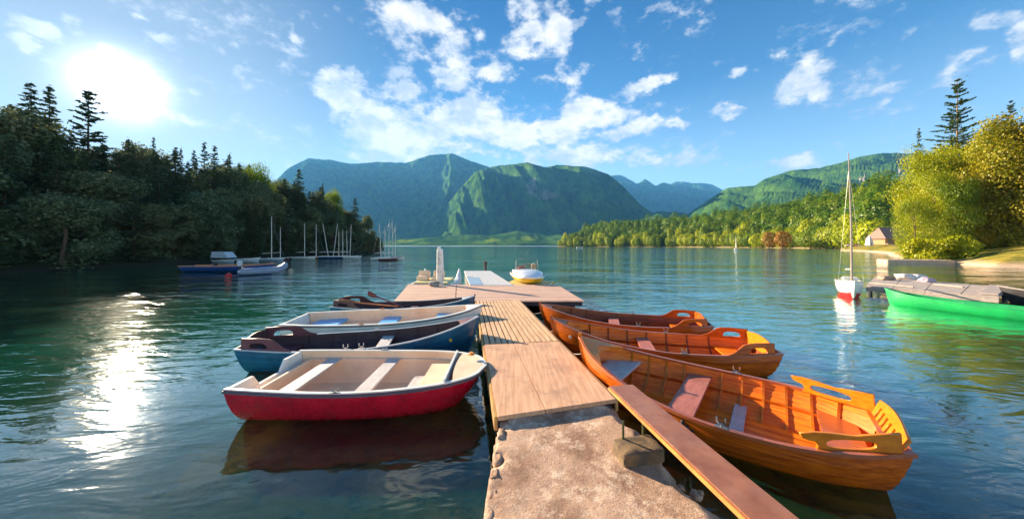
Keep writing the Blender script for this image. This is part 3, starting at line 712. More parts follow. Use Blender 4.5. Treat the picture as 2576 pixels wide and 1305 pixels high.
# slab: grid with crumbled edges
def pier_left(y): return float(np.interp(y, [-4, 1, 2.12, 3.6], [-.10, -.15, -.19, -.10]))
def pier_right(y): return float(np.interp(y, [-4, 1.0, 1.6, 2.12, 2.7, 3.1, 3.6], [2.2, 1.75, 1.52, 1.42, 1.26, 1.20, 1.12]))
vs = []; fs = []; nx_, ny_ = 70, 150
for j in range(ny_):
    y = -4 + 7.52 * j / (ny_ - 1) if True else 0
    for i in range(nx_):
        u = i / (nx_ - 1)
        xl = pier_left(y) + .030 * noise.fractal((y * 3, 1, 0), .9, 2, 4); xr = pier_right(y) + .11 * noise.fractal((y * 3.2, 5, 0), .9, 2, 5)
        x = xl + (xr - xl) * u
        z = PZ + .005 * noise.fractal((x * 4, y * 4, 0), .9, 2, 5)
        e = min(x - xl, 9); er = xr - x
        if e < .11: z -= max(0, .04 * (noise.noise((x * 5, y * 6.5, 7)) + .15)) * (1 - e / .11) * 2.2
        if er < .16: z -= (1 - er / .16) ** 1.5 * (.14 + .08 * noise.noise((x * 9, y * 9, 3)))
        if y > 3.22 and y < 3.30: z -= .008
        if y > 3.28: z += .02
        vs.append((x, y + (x - .5) * .28 * max(0, min(1, (y - 2.2) / 1.2)) + 0, z))
fs = [(j * nx_ + i, j * nx_ + i + 1, (j + 1) * nx_ + i + 1, (j + 1) * nx_ + i) for j in range(ny_ - 1) for i in range(nx_ - 1)]
rim = [i for i in range(nx_)] + [j * nx_ + nx_ - 1 for j in range(1, ny_)] + [(ny_ - 1) * nx_ + i for i in range(nx_ - 2, -1, -1)] + [j * nx_ for j in range(ny_ - 2, 0, -1)]
o0 = len(vs)
lay = 8
for k in range(1, lay + 1):
    for r_ in rim:
        p = vs[r_]; q = .05 * noise.fractal((p[0] * 5 + k, p[1] * 5, k * .9), .8, 2, 4) * (k / lay) ** .5
        vs.append((p[0] + q + (.05 * k / lay if p[0] > .6 else -.07 * k / lay), p[1] + q * .6, PZ - .02 - k * .12))
m_ = len(rim)
for a in range(m_): fs.append((rim[a], rim[(a + 1) % m_], o0 + (a + 1) % m_, o0 + a))
for k in range(lay - 1):
    for a in range(m_): fs.append((o0 + k * m_ + a, o0 + k * m_ + (a + 1) % m_, o0 + (k + 1) * m_ + (a + 1) % m_, o0 + (k + 1) * m_ + a))
b = MB(); b.add(vs, fs); b.build('slab', CONC, pier, smooth='all')
STONE = CONC
random.seed(8)
def rock_mb(c, s_, seed):
    bm = bmesh.new(); bmesh.ops.create_icosphere(bm, subdivisions=3, radius=1)
    vs_ = []
    for v in bm.verts:
        p = v.co.copy(); k = 1 + .35 * noise.noise(p * 1.1 + Vector((seed, 0, 0))) + .22 * noise.noise(p * 3 + Vector((0, seed, 0))) + .10 * noise.noise(p * 7 + Vector((0, seed, 0)))
        p = Vector((math.copysign(abs(p.x) ** .7, p.x), math.copysign(abs(p.y) ** .7, p.y), math.copysign(abs(p.z) ** .7, p.z)))
        vs_.append((c[0] + p.x * s_[0] * k, c[1] + p.y * s_[1] * k, c[2] + p.z * s_[2] * k))
    fs_ = [tuple(v.index for v in f.verts) for f in bm.faces]; bm.free()
    return vs_, fs_
for i in range(9):
    y = 3.0 - i * .17 + random.uniform(-.03, .03); b = MB(); b.add(*rock_mb((pier_left(y) + .04, y, PZ - .03 + random.uniform(-.015, .01)), (.035 + random.uniform(0, .015), .06 + random.uniform(0, .04), .035), i * 3.3))
    b.build('edge_stone', STONE, pier, smooth='all')
for i in range(26):
    y = 3.1 - i * .08 + random.uniform(-.05, .05); s_ = random.uniform(.012, .034); b = MB(); b.add(*rock_mb((pier_right(y) + random.uniform(-.03, .10), y, PZ - .09 + random.uniform(-.08, .02)), (s_ * 1.2, s_ * 1.3, s_ * .8), i * 5.1 + 90))
    b.build('edge_stone', STONE, pier, smooth='all')

# jetty frame: runs to the vanishing point, turned 8 degrees
ja = math.atan(.1456)
def J(s_, l):
    """jetty coords: s along from the near end, l across from the left edge"""
    x0, y0 = -.145, 3.20
    return (x0 - math.sin(ja) * s_ + math.cos(ja) * l, y0 + math.cos(ja) * s_ + math.sin(ja) * l)
DZ = .42
jet = empty('wooden_jetty', (0, 0, 0), 0, 'straight wooden jetty of bare boards between the left and right rows of boats', 'jetty')
WJ = 1.33
for a_, (l0, l1) in enumerate([(0, .50), (.504, WJ)]):
    b = MB(); b.poly([J(-.04 + .13 * l0, l0), J(-.04 + .13 * l1, l1), J(2.28, l1), J(2.28, l0)], DZ - .045, DZ); b.build('deck_panel', DECKM, jet, bevel=.004)
NP = 13
for k in range(1):
    b = MB(); wdt = WJ / NP
    for i in range(NP):
        l0 = i * wdt + .011; l1 = (i + 1) * wdt - .011; e = random.uniform(-.02, .02); dz = random.uniform(-.003, .003)
        b.poly([J(2.29 + e * .3, l0), J(2.29 + e * .3, l1), J(6.585, l1), J(6.585, l0)], DZ - .035, DZ + .004 + dz)
    b.build('slatted_deck', SLATM, jet, bevel=.004)
b = MB(); b.poly([J(-.02, -.035), J(-.02, -.002), J(6.5, -.002), J(6.5, -.035)], DZ - .15, DZ - .012); b.build('side_board', EDGEM, jet, bevel=.004)
b = MB(); b.poly([J(.15, WJ + .002), J(.15, WJ + .035), J(6.5, WJ + .035), J(6.5, WJ + .002)], DZ - .15, DZ - .012); b.build('side_board', EDGEM, jet, bevel=.004)
for l in (.1, .62, 1.18):
    b = MB(); b.poly([J(.1, l), J(.1, l + .08), J(6.5, l + .08), J(6.5, l)], DZ - .20, DZ - .047); b.build('beam', UNDERM, jet)
for s_ in (.35, 2.3, 4.3, 6.2):
    for l in (.06, WJ - .06):
        x, y = J(s_, l); b = MB(); b.tube([(x, y, -2), (x, y, DZ - .05)], .055, 10); b.build('post', UNDERM, jet, smooth=True)
for s_ in (.9, 2.0, 2.5, 3.4, 4.4, 5.4):
    b = MB()
    for i in range(7):
        x, y = J(s_, .09 + i * .19); b.lathe([(.006, 0), (.006, .002), (.003, .003)], 8, (x, y, DZ + .0005 if s_ < 2.28 else DZ + .0045))
    b.build('nail_row', STEEL, jet)

# cross platform at the end, floating
plat = empty('floating_platform', (0, 0, 0), 0, 'wide boarded floating platform lying across the end of the jetty', 'platform')
A, B_, Cc, Dd = W(990, 757, DZ), W(1470, 757, DZ), W(1402, 716, DZ), W(1026, 716, DZ)
A = (A[0], 9.73); B_ = (B_[0], 9.73)
NB = 22; b = MB()
for i in range(NB):
    u0 = (i + .04) / NB; u1 = (i + .96) / NB
    lerp = lambda p, q, u: (p[0] + (q[0] - p[0]) * u, p[1] + (q[1] - p[1]) * u)
    for (s0, s1) in ((0, .322), (.326, 1)):
        L0, R0, L1, R1 = lerp(A, Dd, u0), lerp(B_, Cc, u0), lerp(A, Dd, u1), lerp(B_, Cc, u1)
        b.poly([lerp(L0, R0, s0), lerp(L0, R0, s1), lerp(L1, R1, s1), lerp(L1, R1, s0)], DZ - .035, DZ + random.uniform(-.003, .003))
b.build('decking', PLATM, plat, bevel=.003)
b = MB(); ins = lambda p, dx, dy: (p[0] + dx, p[1] + dy)
b.poly([ins(A, .06, .05), ins(B_, -.06, .05), ins(Cc, -.06, -.05), ins(Dd, .06, -.05)], DZ - .16, DZ - .037); b.build('frame', UNDERM, plat)
for u in (.04, .3, .55, .8):
    p = lerp(A, B_, u); q = lerp(Dd, Cc, u); b = MB(); b.poly([(p[0], p[1] + .12), (p[0] + .9, p[1] + .12), (q[0] + .9, q[1] - .12), (q[0], q[1] - .12)], -.18, DZ - .165); b.build('float', UNDERM, plat, bevel=.03)
# pale ramp platform behind
ramp = empty('pale_platform', (0, 0, 0), 0, 'pale grey narrow platform stretching out behind the boarded cross platform', 'platform')
N1, N2, F2, F1 = W(1182, 717, .44), W(1292, 717, .44), W(1234, 681, .44), W(1167, 681, .44)
b = MB()
for i in range(8):
    p0, p1, q0, q1 = lerp(N1, N2, i / 8), lerp(N1, N2, (i + .95) / 8), lerp(F1, F2, i / 8), lerp(F1, F2, (i + .95) / 8); b.poly([p0, p1, q1, q0], .38, .44)
b.build('decking', PALE, ramp)
b = MB(); b.poly([ins(N1, .05, .1), ins(N2, -.05, .1), ins(F2, -.05, -.1), ins(F1, .05, -.1)], -.15, .378); b.build('float', UNDERM, ramp)
b = MB(); b.poly([lerp(N1, F1, .02), lerp(lerp(N1, F1, .02), lerp(N2, F2, .02), .30), lerp(lerp(N1, F1, .42), lerp(N2, F2, .42), .34), lerp(N1, F1, .42)], .444, .452); b.build('blue_panel', BLUEPL, ramp)

# ------------------------------------------------------------ plank bench on steel legs set in a stone block
bench = empty('plank_bench', (0, 0, 0), 0, 'long brown plank on thin steel legs set in a dark stone block', 'bench')
pa, pb = Vector((*W(1531, 970, .66), .66)), Vector((*W(1592, 962, .66), .66)); pc, pd = Vector((*W(1885, 1305, .66), .66)), Vector((*W(2020, 1305, .66), .66))
dr = (pc - pa).normalized(); wv = (pb - pa); wv -= dr * wv.dot(dr); wlen = .27
wn = Vector((dr.y * -1, dr.x, 0)).normalized(); wn = wn if wn.x > 0 else -wn
far_c = pa; near_c = pa + dr * 3.2
b = MB(); b.poly([tuple(far_c[:2]), tuple((far_c + wn * wlen)[:2]), tuple((near_c + wn * wlen)[:2]), tuple(near_c[:2])], .615, .66)
PLANK = mat('brown_plank', (.38, .14, .06), .4, (.25, .075, .03), 2.0, .002, 40, coat=.25, stretch=(3, 3, 3), dirt=.5, dirtcol=(.42, .22, .15))
PLANKE = mat('plank_edge', (.68, .30, .07), .5, (.50, .19, .05), 5, .003, 30)
b.build('seat', PLANK, bench, bevel=.006)
b = MB(); q0 = far_c - wn * .012; q1 = near_c - wn * .012
b.poly([tuple(q0[:2]), tuple((q0 + wn * .010)[:2]), tuple((q1 + wn * .010)[:2]), tuple(q1[:2])], .618, .650); b.build('edge_strip', PLANKE, bench, bevel=.003)
# block
bc = [W(1537, 1108, .47), W(1592, 1135, .47), W(1668, 1118, .47), W(1618, 1088, .47)]
b = MB(); cx = sum(p[0] for p in bc) / 4; cy = sum(p[1] for p in bc) / 4
bm = bmesh.new()
bl, bw, bh = .36, .23, .12
bmesh.ops.create_cube(bm, size=1); bmesh.ops.subdivide_edges(bm, edges=bm.edges, cuts=9, use_grid_fill=True)
vs = []
for v in bm.verts:
    p = Vector((v.co.x * bl, v.co.y * bw, v.co.z * bh)); 
    edge = sum(1 for c_, l_ in ((abs(v.co.x), .5), (abs(v.co.y), .5), (abs(v.co.z), .5)) if c_ > .49)
    k = .010 * noise.fractal(p * 12, .9, 2, 4) - (.010 if edge > 1 else 0) - .008 * (edge > 2); nv = Vector((p.x / bl, p.y / bw, p.z / bh)).normalized()
    p += nv * k; p.z += .06 * 0; vs.append(p)
RM = Matrix.Rotation(R(10), 3, 'Z')
b.add([RM @ p + Vector((cx, cy, PZ + bh / 2 - .012)) for p in vs], [tuple(v.index for v in f.verts) for f in bm.faces]); bm.free()
BLK = mat('dark_mossy_stone', (.20, .12, .06), .9, (.09, .065, .05), 9, .006, 26, dirt=.6, dirtcol=(.33, .22, .09))
b.build('base_block', BLK, bench, smooth=True)
GPOST = mat('green_steel', (.10, .12, .04), .5, (.07, .06, .03), 9, metal=.3)
for X, Y in ((1567, 1100), (1617, 1090)):
    x, y = W(X, Y, .47); b = MB(); b.tube([(x, y, .43), (x, y, .613)], .011, 8); b.build('leg', GPOST, bench, smooth=True)

# ------------------------------------------------------------ boats
class Boat:
    def __init__(s, name, label, bow, stern, bprof, sheer, keel=(-.02, -.07, -.03), e1=((0, 1.2), (.25, .95), (1, .85)), e2=1.0, rake=.25, srake=.12, floor=.035, th=.022, group=None, cat='boat', ns=7, clinker=.006):
        s.L = math.hypot(stern[0] - bow[0], stern[1] - bow[1]); s.mid = ((bow[0] + stern[0]) / 2, (bow[1] + stern[1]) / 2, 0)
        s.rz = math.atan2(stern[1] - bow[1], stern[0] - bow[0])
        s.root = empty(name, s.mid, s.rz, label, cat, group)
        s.bt = smoothtab(bprof); s.st = smoothtab(sheer); s.keel = keel; s.e1 = e1; s.e2 = e2; s.rake = rake; s.srake = srake; s.floor = floor; s.th = th; s.ns = ns; s.cl = clinker
    def b(s, t): return max(0, interp(t, s.bt))
    def sh(s, t): return interp(t, s.st)
    def kz(s, t): return interp(t, [(0, s.keel[0]), (.12, s.keel[0] * .4 + s.keel[1] * .6), (.5, s.keel[1]), (1, s.keel[2])])
    def pt(s, t, q, inner=False, d=0.):
        """q 0..1 gunwale to keel; d outward offset"""
        b = s.b(t); sh = s.sh(t); kz = s.kz(t)
        if inner: b = max(b - s.th, .004); kz += .03
        th = q * PI / 2
        y = b * max(math.cos(th), 0) ** interp(t, s.e1); z = sh - (sh - kz) * math.sin(th) ** s.e2
        fr = (sh - z) / (sh - kz)
        if inner and z < s.floor:
            qf = math.asin(min(1, max(0, (sh - s.floor) / (sh - kz))) ** (1 / s.e2)) / (PI / 2)
            y = b * max(math.cos(qf * PI / 2), 0) ** interp(t, s.e1) * max(0, (1 - q) / max(1 - qf, .01)); y = min(y, b); fr = (sh - s.floor) / (sh - kz); z = s.floor
        x = s.L * (t - .5) + s.rake * max(fr, 0) ** 1.4 * max(0, 1 - t / .3) ** 2 - s.srake * fr * max(0, (t - .85) / .15)
        if d: y += d * math.cos(th * .9); z -= d * math.sin(th * .9)
        if inner: z = max(z, s.floor)
        return (x, y, z)
    def hull(s, m, mT=None, notch=0.):
        nt = 46; mb = MB(); ns = s.ns; cols = []
        ts = [(i / (nt - 1)) ** 1.15 for i in range(nt)]
        for t in ts:
            c = []
            for k in range(ns):
                c.append(s.pt(t, k / ns)); c.append(s.pt(t, (k + 1) / ns, d=s.cl * min(1, t * 12) if k < ns - 1 else 0))
            cols.append(c)
        q = len(cols[0])
        for sg in (1, -1):
            vs = [(p[0], p[1] * sg, p[2]) for c in cols for p in c]
            mb.add(vs, [(i * q + j, (i + 1) * q + j, (i + 1) * q + j + 1, i * q + j + 1) for i in range(nt - 1) for j in range(q - 1)])
        o = mb.build('hull', m, s.root, smooth=True)
        return o
    def inner(s, m, name='inner_planking', t0=.015, t1=.985, clink=.004):
        nt = 44; mb = MB(); ts = [t0 + (t1 - t0) * i / (nt - 1) for i in range(nt)]; nq = 9; cols = []
        for t in ts:
            c = []
            for k in range(nq):
                c.append(s.pt(t, k / nq, True)); p = s.pt(t, (k + 1) / nq, True); c.append((p[0], max(0, p[1] - clink * (k < 5)), p[2]))
            cols.append(c)
        q = len(cols[0])
        for sg in (1, -1):
            mb.add([(p[0], p[1] * sg, p[2]) for c in cols for p in c], [(i * q + j, (i + 1) * q + j, (i + 1) * q + j + 1, i * q + j + 1) for i in range(nt - 1) for j in range(q - 1)])
        return mb.build(name, m, s.root, smooth=True)
    def transom(s, m, notch=0., top=0., nw=.3, th=.03):
        qs = [k / 14 for k in range(15)]
        L_ = [s.pt(1, q, d=.0) for q in qs]
        pts = [(-p[1], p[2] , p[0]) for p in L_] + [(p[1], p[2], p[0]) for p in L_[::-1]][1:]
        # raised or notched top edge between the gunwale ends
        b0 = s.b(1); sh = s.sh(1)
        n_ = 14; tops = []
        for i in range(1, n_):
            u = i / n_; y = b0 * (1 - 2 * u); zz = sh + top * math.sin(PI * u) ** .7
            if notch and abs(u - .5) < nw / 2: zz = sh - notch
            tops.append((y, zz, s.L * .5))
        ring = pts + tops
        mb = MB(); n2 = len(ring)
        vs = [(p[2] + .0, p[0], p[1]) for p in ring] + [(p[2] - th, p[0], p[1]) for p in ring]
        mb.add(vs, [tuple(range(n2)), tuple(range(2 * n2 - 1, n2 - 1, -1))] + [(i, (i + 1) % n2, n2 + (i + 1) % n2, n2 + i) for i in range(n2)])
        return mb.build('transom', m, s.root)
    def rail(s, m, wd=.04, ht=.03, out=.008, name='gunwale', t0=0., t1=1., dz=.0):
        for sg in (1, -1):
            mb = MB(); pts = []
            n_ = 44
            for i in range(n_):
                t = t0 + (t1 - t0) * (i / (n_ - 1)) ** 1.2; p = s.pt(t, 0); pts.append((p[0] - (.01 if t < .01 else 0), (p[1] - s.th / 2 + out) * sg if t > .004 else sg * .012, p[2] + dz))
            mb.sweep(pts, wd, ht); mb.build(name, m, s.root, smooth=True, bevel=0)
        mb = MB(); b0 = s.b(1)
        return
    def ribs(s, ts, m, wd=.024, q1=1.0):
        for t in ts:
            mb = MB(); pts = []
            for sg in (1, -1):
                seq = [s.pt(t, k / 16, True) for k in range(0, 16)]
                pp = [(p[0], sg * max(p[1] - .010, 0), p[2] + (.006 if k > 6 else 0)) for k, p in enumerate(seq)]
                pts += pp if sg == 1 else pp[::-1]
            # one steam-bent frame from rail to rail
            k = len(pts); vs = []
            for i, p in enumerate(pts):
                tt = (Vector(pts[min(i + 1, k - 1)]) - Vector(pts[max(i - 1, 0)])).normalized(); a = Vector((1, 0, 0)); u = a.cross(tt).normalized()
                vs += [Vector(p) + a * wd / 2 * sx + u * .014 * sz for sx, sz in ((-1, -1), (1, -1), (1, 1), (-1, 1))]
            mb.add(vs, [(i * 4 + j, i * 4 + (j + 1) % 4, (i + 1) * 4 + (j + 1) % 4, (i + 1) * 4 + j) for i in range(k - 1) for j in range(4)])
            mb.build('rib', m, s.root)
    def stringer(s, q, m, t0=.12, t1=.95, wd=.016, ht=.03):
        for sg in (1, -1):
            mb = MB(); mb.sweep([(p[0], sg * (p[1] - .014), p[2]) for p in [s.pt(t0 + (t1 - t0) * i / 24, q, True) for i in range(25)]], wd, ht); mb.build('stringer', m, s.root)
    def seat(s, t, m, wd=.22, drop=.12, th=.025, name='thwart', t2=None):
        z = s.sh(t) - drop; sh = s.sh(t)
        q = min(.98, math.asin(min(1, (drop / (sh - s.kz(t)))) ** (1 / s.e2)) / (PI / 2))
        x = s.L * (t - .5); ta, tb_ = t - wd / 2 / s.L, t + wd / 2 / s.L
        ya = s.pt(ta, q, True)[1] - .004; yb = s.pt(tb_, q, True)[1] - .004
        mb = MB(); mb.poly([(x - wd / 2, -ya), (x + wd / 2, -yb), (x + wd / 2, yb), (x - wd / 2, ya)], z - th, z)
        return mb.build(name, m, s.root, bevel=.005)
    def boards(s, m, t0=.15, t1=.92, n=5, wd=.5, z=None):
        mb = MB(); z = s.floor + .022 if z is None else z
        for i in range(n):
            y0 = -wd / 2 + wd * i / n + .006; y1 = -wd / 2 + wd * (i + 1) / n - .006
            mb.poly([(s.L * (t0 - .5), y0), (s.L * (t1 - .5), y0), (s.L * (t1 - .5), y1), (s.L * (t0 - .5), y1)], z - .012, z)
        return mb.build('floorboards', m, s.root)
    def breasthook(s, m, t1=.14, cut=.05, dz=.004):
        n_ = 14; mb = MB(); L1 = [s.pt(t1 * (i / n_) ** 1.3, 0) for i in range(n_ + 1)]
        z = lambda p: p[2] + dz
        left = [(p[0], p[1] - .002, z(p)) for p in L1]; right = [(p[0], -p[1] + .002, z(p)) for p in L1]
        # concave after edge
        e = []
        for i in range(1, 8):
            u = i / 8; y = left[-1][1] * (1 - 2 * u); e.append((left[-1][0] - cut * math.sin(PI * u), y, left[-1][2] + .01 * math.sin(PI * u)))
        ring = left + e + right[::-1][:-1]
        n2 = len(ring); vs = [Vector(p) for p in ring] + [Vector((p[0], p[1], p[2] - .02)) for p in ring]
        cen = Vector((sum(p[0] for p in ring) / n2, 0, sum(p[2] for p in ring) / n2 + .006)); vs.append(cen)
        mb.add(vs, [(i, (i + 1) % n2, 2 * n2) for i in range(n2)] + [(i, (i + 1) % n2, n2 + (i + 1) % n2, n2 + i) for i in range(n2)] + [tuple(range(2 * n2 - 1, n2 - 1, -1))])
        return mb.build('bow_deck', m, s.root)
    def stem(s, m, r=.02, up=.05):
        seq = [s.pt(0, k / 8) for k in range(9)]; pts = [(seq[0][0] - .01, 0, seq[0][2] + up)] + [(p[0] - .008, 0, p[2]) for p in seq]
        mb = MB(); mb.sweep(pts, r * 1.6, r * 2, lat=(0, 1, 0)); return mb.build('stem', m, s.root, smooth=True)
    def rowlock(s, t, m, sides=(1, -1), h=.09):
        for sg in sides:
            p = s.pt(t, 0); x, y, z = p[0], (p[1] - .005) * sg, p[2] + .015
            mb = MB(); mb.tube([(x, y, z - .03), (x, y, z + h * .35)], .007, 6)
            mb.tube([(x - .035, y, z + h), (x - .035, y, z + h * .55), (x - .02, y, z + h * .35), (x + .02, y, z + h * .35), (x + .035, y, z + h * .55), (x + .035, y, z + h)], .007, 6)
            mb.box((x, y, z + .003), (.10, .04, .008)); mb.build('rowlock', m, s.root, smooth=True)
    def armrests(s, t0, t1, h, m, hole=True, style='oval', th=.026, sides=(1, -1), lean=0.):
        for sg in sides:
            p0 = s.pt(t0, 0); p1 = s.pt(t1, 0); a = Vector((p0[0], (p0[1] - .012) * sg, p0[2] + .008)); e = Vector((p1[0], (p1[1] - .012) * sg, p1[2] + .008))
            ax = (e - a); L_ = ax.length; ax.normalize(); upv = Vector((0, .25 * sg * lean, 1)); upv = (upv - ax * upv.dot(ax)).normalized(); nz = ax.cross(upv)
            M = Matrix(((ax.x, upv.x, nz.x, a.x), (ax.y, upv.y, nz.y, a.y), (ax.z, upv.z, nz.z, a.z), (0, 0, 0, 1)))
            if style == 'oval':
                outer = [(.10 * L_, -.015), (.13 * L_, .2 * h), (.10 * L_, .45 * h), (.03 * L_, .5 * h), (-.04 * L_, .62 * h), (-.06 * L_, .85 * h), (-.01 * L_, .86 * h), (.10 * L_, .93 * h), (.3 * L_, .90 * h), (.55 * L_, .80 * h), (.62 * L_, .86 * h), (.85 * L_, .98 * h), (L_, 1.05 * h), (L_, -.015)]
                cx_, cy_, rx, ry = .48 * L_, .36 * h, .27 * L_, .27 * h
            else:
                outer = [(-.25 * L_, -.015), (-.15 * L_, .06 * h), (.0, .25 * h), (.14 * L_, .62 * h), (.24 * L_, .90 * h), (.36 * L_, h), (.6 * L_, h * 1.03), (L_, .96 * h), (L_, -.015)]
                cx_, cy_, rx, ry = .60 * L_, .18 * h, .22 * L_, .46 * h
            hl = [(cx_ + rx * math.copysign(abs(math.cos(a_)) ** .7, math.cos(a_)), cy_ + ry * math.copysign(abs(math.sin(a_)) ** .8, math.sin(a_))) for a_ in [2 * PI * i / 20 for i in range(20)]]
            if style != 'oval': hl = [(x_, max(y_, .10 * h)) for x_, y_ in hl if y_ > -.1 * h]
            plate('armrest', outer, [hl[::-1]], th, m, s.root, M)
    def backrest(s, t, h, m, slats=5, lean=.08, wdf=.92, z0=-.06, solid=False):
        x = s.L * (t - .5); b0 = s.b(t) * wdf; z = s.sh(t) + z0; M = Matrix.Translation((x, 0, z)) @ Matrix.Rotation(lean, 4, 'Y') @ Matrix(((0, 0, 1, 0), (1, 0, 0, 0), (0, 1, 0, 0), (0, 0, 0, 1)))
        n_ = 12; top = [(b0 * (1 - 2 * i / n_), h + .05 * math.sin(PI * i / n_)) for i in range(n_ + 1)]
        outer = [(-b0 * .9, 0), (b0 * .9, 0)] + top
        holes = []
        if not solid:
            for i in range(slats):
                u = (i + .5) / slats; xc = (-.78 + 1.56 * u) * b0; w2 = .78 * b0 / slats * .55
                holes.append([(xc - w2, h * .18), (xc - w2, h * .84), (xc + w2, h * .84), (xc + w2, h * .18)])
        return plate('backrest', outer, holes, .025, m, s.root, M)
    def aft(s, m, t0=.86, t1=.99, drop=.02):
        mb = MB(); n_ = 8; ring = []
        pts = [s.pt(t0 + (t1 - t0) * i / n_, 0) for i in range(n_ + 1)]
        ring = [(p[0], p[1] - .01) for p in pts] + [(p[0], -p[1] + .01) for p in pts[::-1]]; z = s.sh(t1) - drop
        mb.poly(ring, z - .02, z); return mb.build('stern_deck', m, s.root)
    def ring_at(s, t, q, m, sg=1, r=.05):
        return
def fender(x, y, z, rz, name_label, m=RUBBER):
    pass

def rope(pts, label, r=.008, m=ROPE, name='mooring_rope'):
    b = MB(); P_ = [Vector(p) for p in pts]; out = []
    for i in range(len(P_) - 1):
        for k in range(8):
            u = k / 8; p = P_[i].lerp(P_[i + 1], u); p.z -= .10 * (P_[i] - P_[i + 1]).length * 4 * u * (1 - u) * .5; out.append(p)
    out.append(P_[-1]); b.tube(out, r, 6); return tag(b.build(name, m, smooth=True), label, 'rope')

# --- front wooden rowing boat on the right
w1 = Boat('wooden_rowboat', 'large honey varnished rowing boat with slatted backrest, nearest right of the jetty', (1.03, 4.80), (3.44, 2.82),
          [(0, 0), (.08, .26), (.2, .50), (.35, .70), (.5, .80), (.62, .82), (.78, .76), (.9, .60), (1, .38)], [(0, .74), (.12, .60), (.3, .47), (.5, .41), (.7, .405), (.88, .43), (1, .46)], group='wooden rowing boats right of the jetty', ns=7, clinker=.015)
w1.hull(VARN); w1.inner(VARN_D); w1.transom(VARN, top=.01); w1.rail(RAIL, .045, .032); w1.stem(VARN_Y, .022, .06); w1.breasthook(VARN_Y, .17, .20, .022)
w1.ribs([.2, .27, .34, .41, .55, .62, .69, .76, .83, .90], VARN_Y, .026); w1.stringer(.33, VARN)
w1.boards(VARN_D, .2, .9, 5, .62); w1.seat(.47, SEATP, .27, .10); w1.seat(.89, RAIL, .30, .17, name='stern_seat'); w1.seat(.17, GREYP, .42, .16, name='bow_seat'); w1.seat(.62, GREYP, .13, .30, name='foot_rest')
w1.rowlock(.60, STEEL); w1.armrests(.79, .975, .15, VARN_Y, style='oval'); w1.backrest(.962, .20, VARN_Y, 6, lean=.42); w1.aft(VARN, .955, .995, .012)
b = MB()
for a_ in range(3):
    t = .495 + a_ * .014; p = w1.pt(t, .12); n_ = 12
    b.tube([(p[0] + .0, -(p[1] + .015) + .045 * math.cos(2 * PI * i / n_) * .5, p[2] - .03 - a_ * .03 + .06 * math.sin(2 * PI * i / n_)) for i in range(n_ + 1)], .017, 8)
b.build('fender', RUBBER, w1.root, smooth=True)
# --- second and third
def wood_back(lab, bow, stern, bp, shr, plate_mark, hullm, k):
    B = Boat('wooden_rowboat', lab, bow, stern, bp, shr, group='wooden rowing boats right of the jetty', ns=7, clinker=.013)
    B.hull(hullm); B.inner(VARN_D if k == 2 else VARN_R); B.transom(VARN_R, top=.02); B.rail(RAIL, .038, .028); B.stem(VARN, .02, .05)
    B.ribs([.2, .3, .4, .5, .6, .7, .8], VARN_R, .02); B.stringer(.3, VARN_R); B.boards(VARN_D, .2, .9, 5, .6)
    B.seat(.475, SEATP, .24, .10); B.seat(.86, VARN_D, .34, .16, name='stern_seat'); B.seat(.15, VARN_R, .3, .14, name='bow_seat')
    B.rowlock(.60, STEEL); B.armrests(.80, .965, .17 if k == 2 else .16, VARN, style='arch'); B.backrest(.955, .20, VARN if k != 2 else VARN_Y, solid=True); B.breasthook(VARN_R, .09, .04)
    if plate_mark:
        for sg in (-1,):
            p = B.pt(.10, .16, d=.012); b = MB(); b.lathe([(.032, 0), (.032, .006), (.026, .009)], 16)
            o = b.build('bow_plate', CREAM, B.root); o.location = (p[0], p[1] * sg, p[2]); o.rotation_euler = (R(90), 0, R(-12))
            o['label'] = 'small pale oval plate near the bow'
    return B
w2 = wood_back('reddish brown varnished rowing boat with arched armrests, middle one on the right of the jetty', (.76, 6.15), (4.28, 5.30),
               [(0, 0), (.1, .26), (.25, .48), (.4, .57), (.55, .62), (.7, .61), (.85, .54), (1, .40)], [(0, .72), (.12, .60), (.3, .47), (.5, .40), (.75, .40), (1, .44)], True, VARN, 2)
w3 = wood_back('dark brown varnished rowing boat farthest along the right side of the jetty', (.70, 7.95), (4.28, 6.95),
               [(0, 0), (.1, .28), (.25, .50), (.4, .60), (.55, .64), (.7, .62), (.85, .54), (1, .38)], [(0, .66), (.12, .57), (.3, .46), (.5, .40), (.75, .40), (1, .44)], False, VARN, 3)

# --- crimson dinghy
rd = Boat('dinghy', 'crimson dinghy with cream inside and two pale thwarts, nearest on the left of the jetty', (-.38, 4.40), (-3.33, 4.34),
          [(0, 0), (.012, .20), (.035, .34), (.08, .46), (.16, .58), (.35, .71), (.6, .76), (.85, .73), (1, .69)], [(0, .47), (.2, .45), (.5, .43), (1, .46)], keel=(-.02, -.06, -.06), e1=((0, .8), (.3, .62), (1, .5)), rake=.35, srake=.10, group='boats left of the jetty', cat='boat', ns=14, clinker=.0, th=.035)
rd.hull(REDP); rd.inner(CREAM, clink=.0); rd.transom(WHITEP, notch=.14, nw=.36, th=.04); rd.rail(DARKT, .03, .028, .02, 'rub_rail', dz=-.02); rd.rail(WHITEP, .045, .014, -.004, dz=.006)
rd.breasthook(CREAM, .12, -.05, .012)
rd.seat(.50, GREYP, .20, .10); rd.seat(.81, GREYP, .20, .10); 
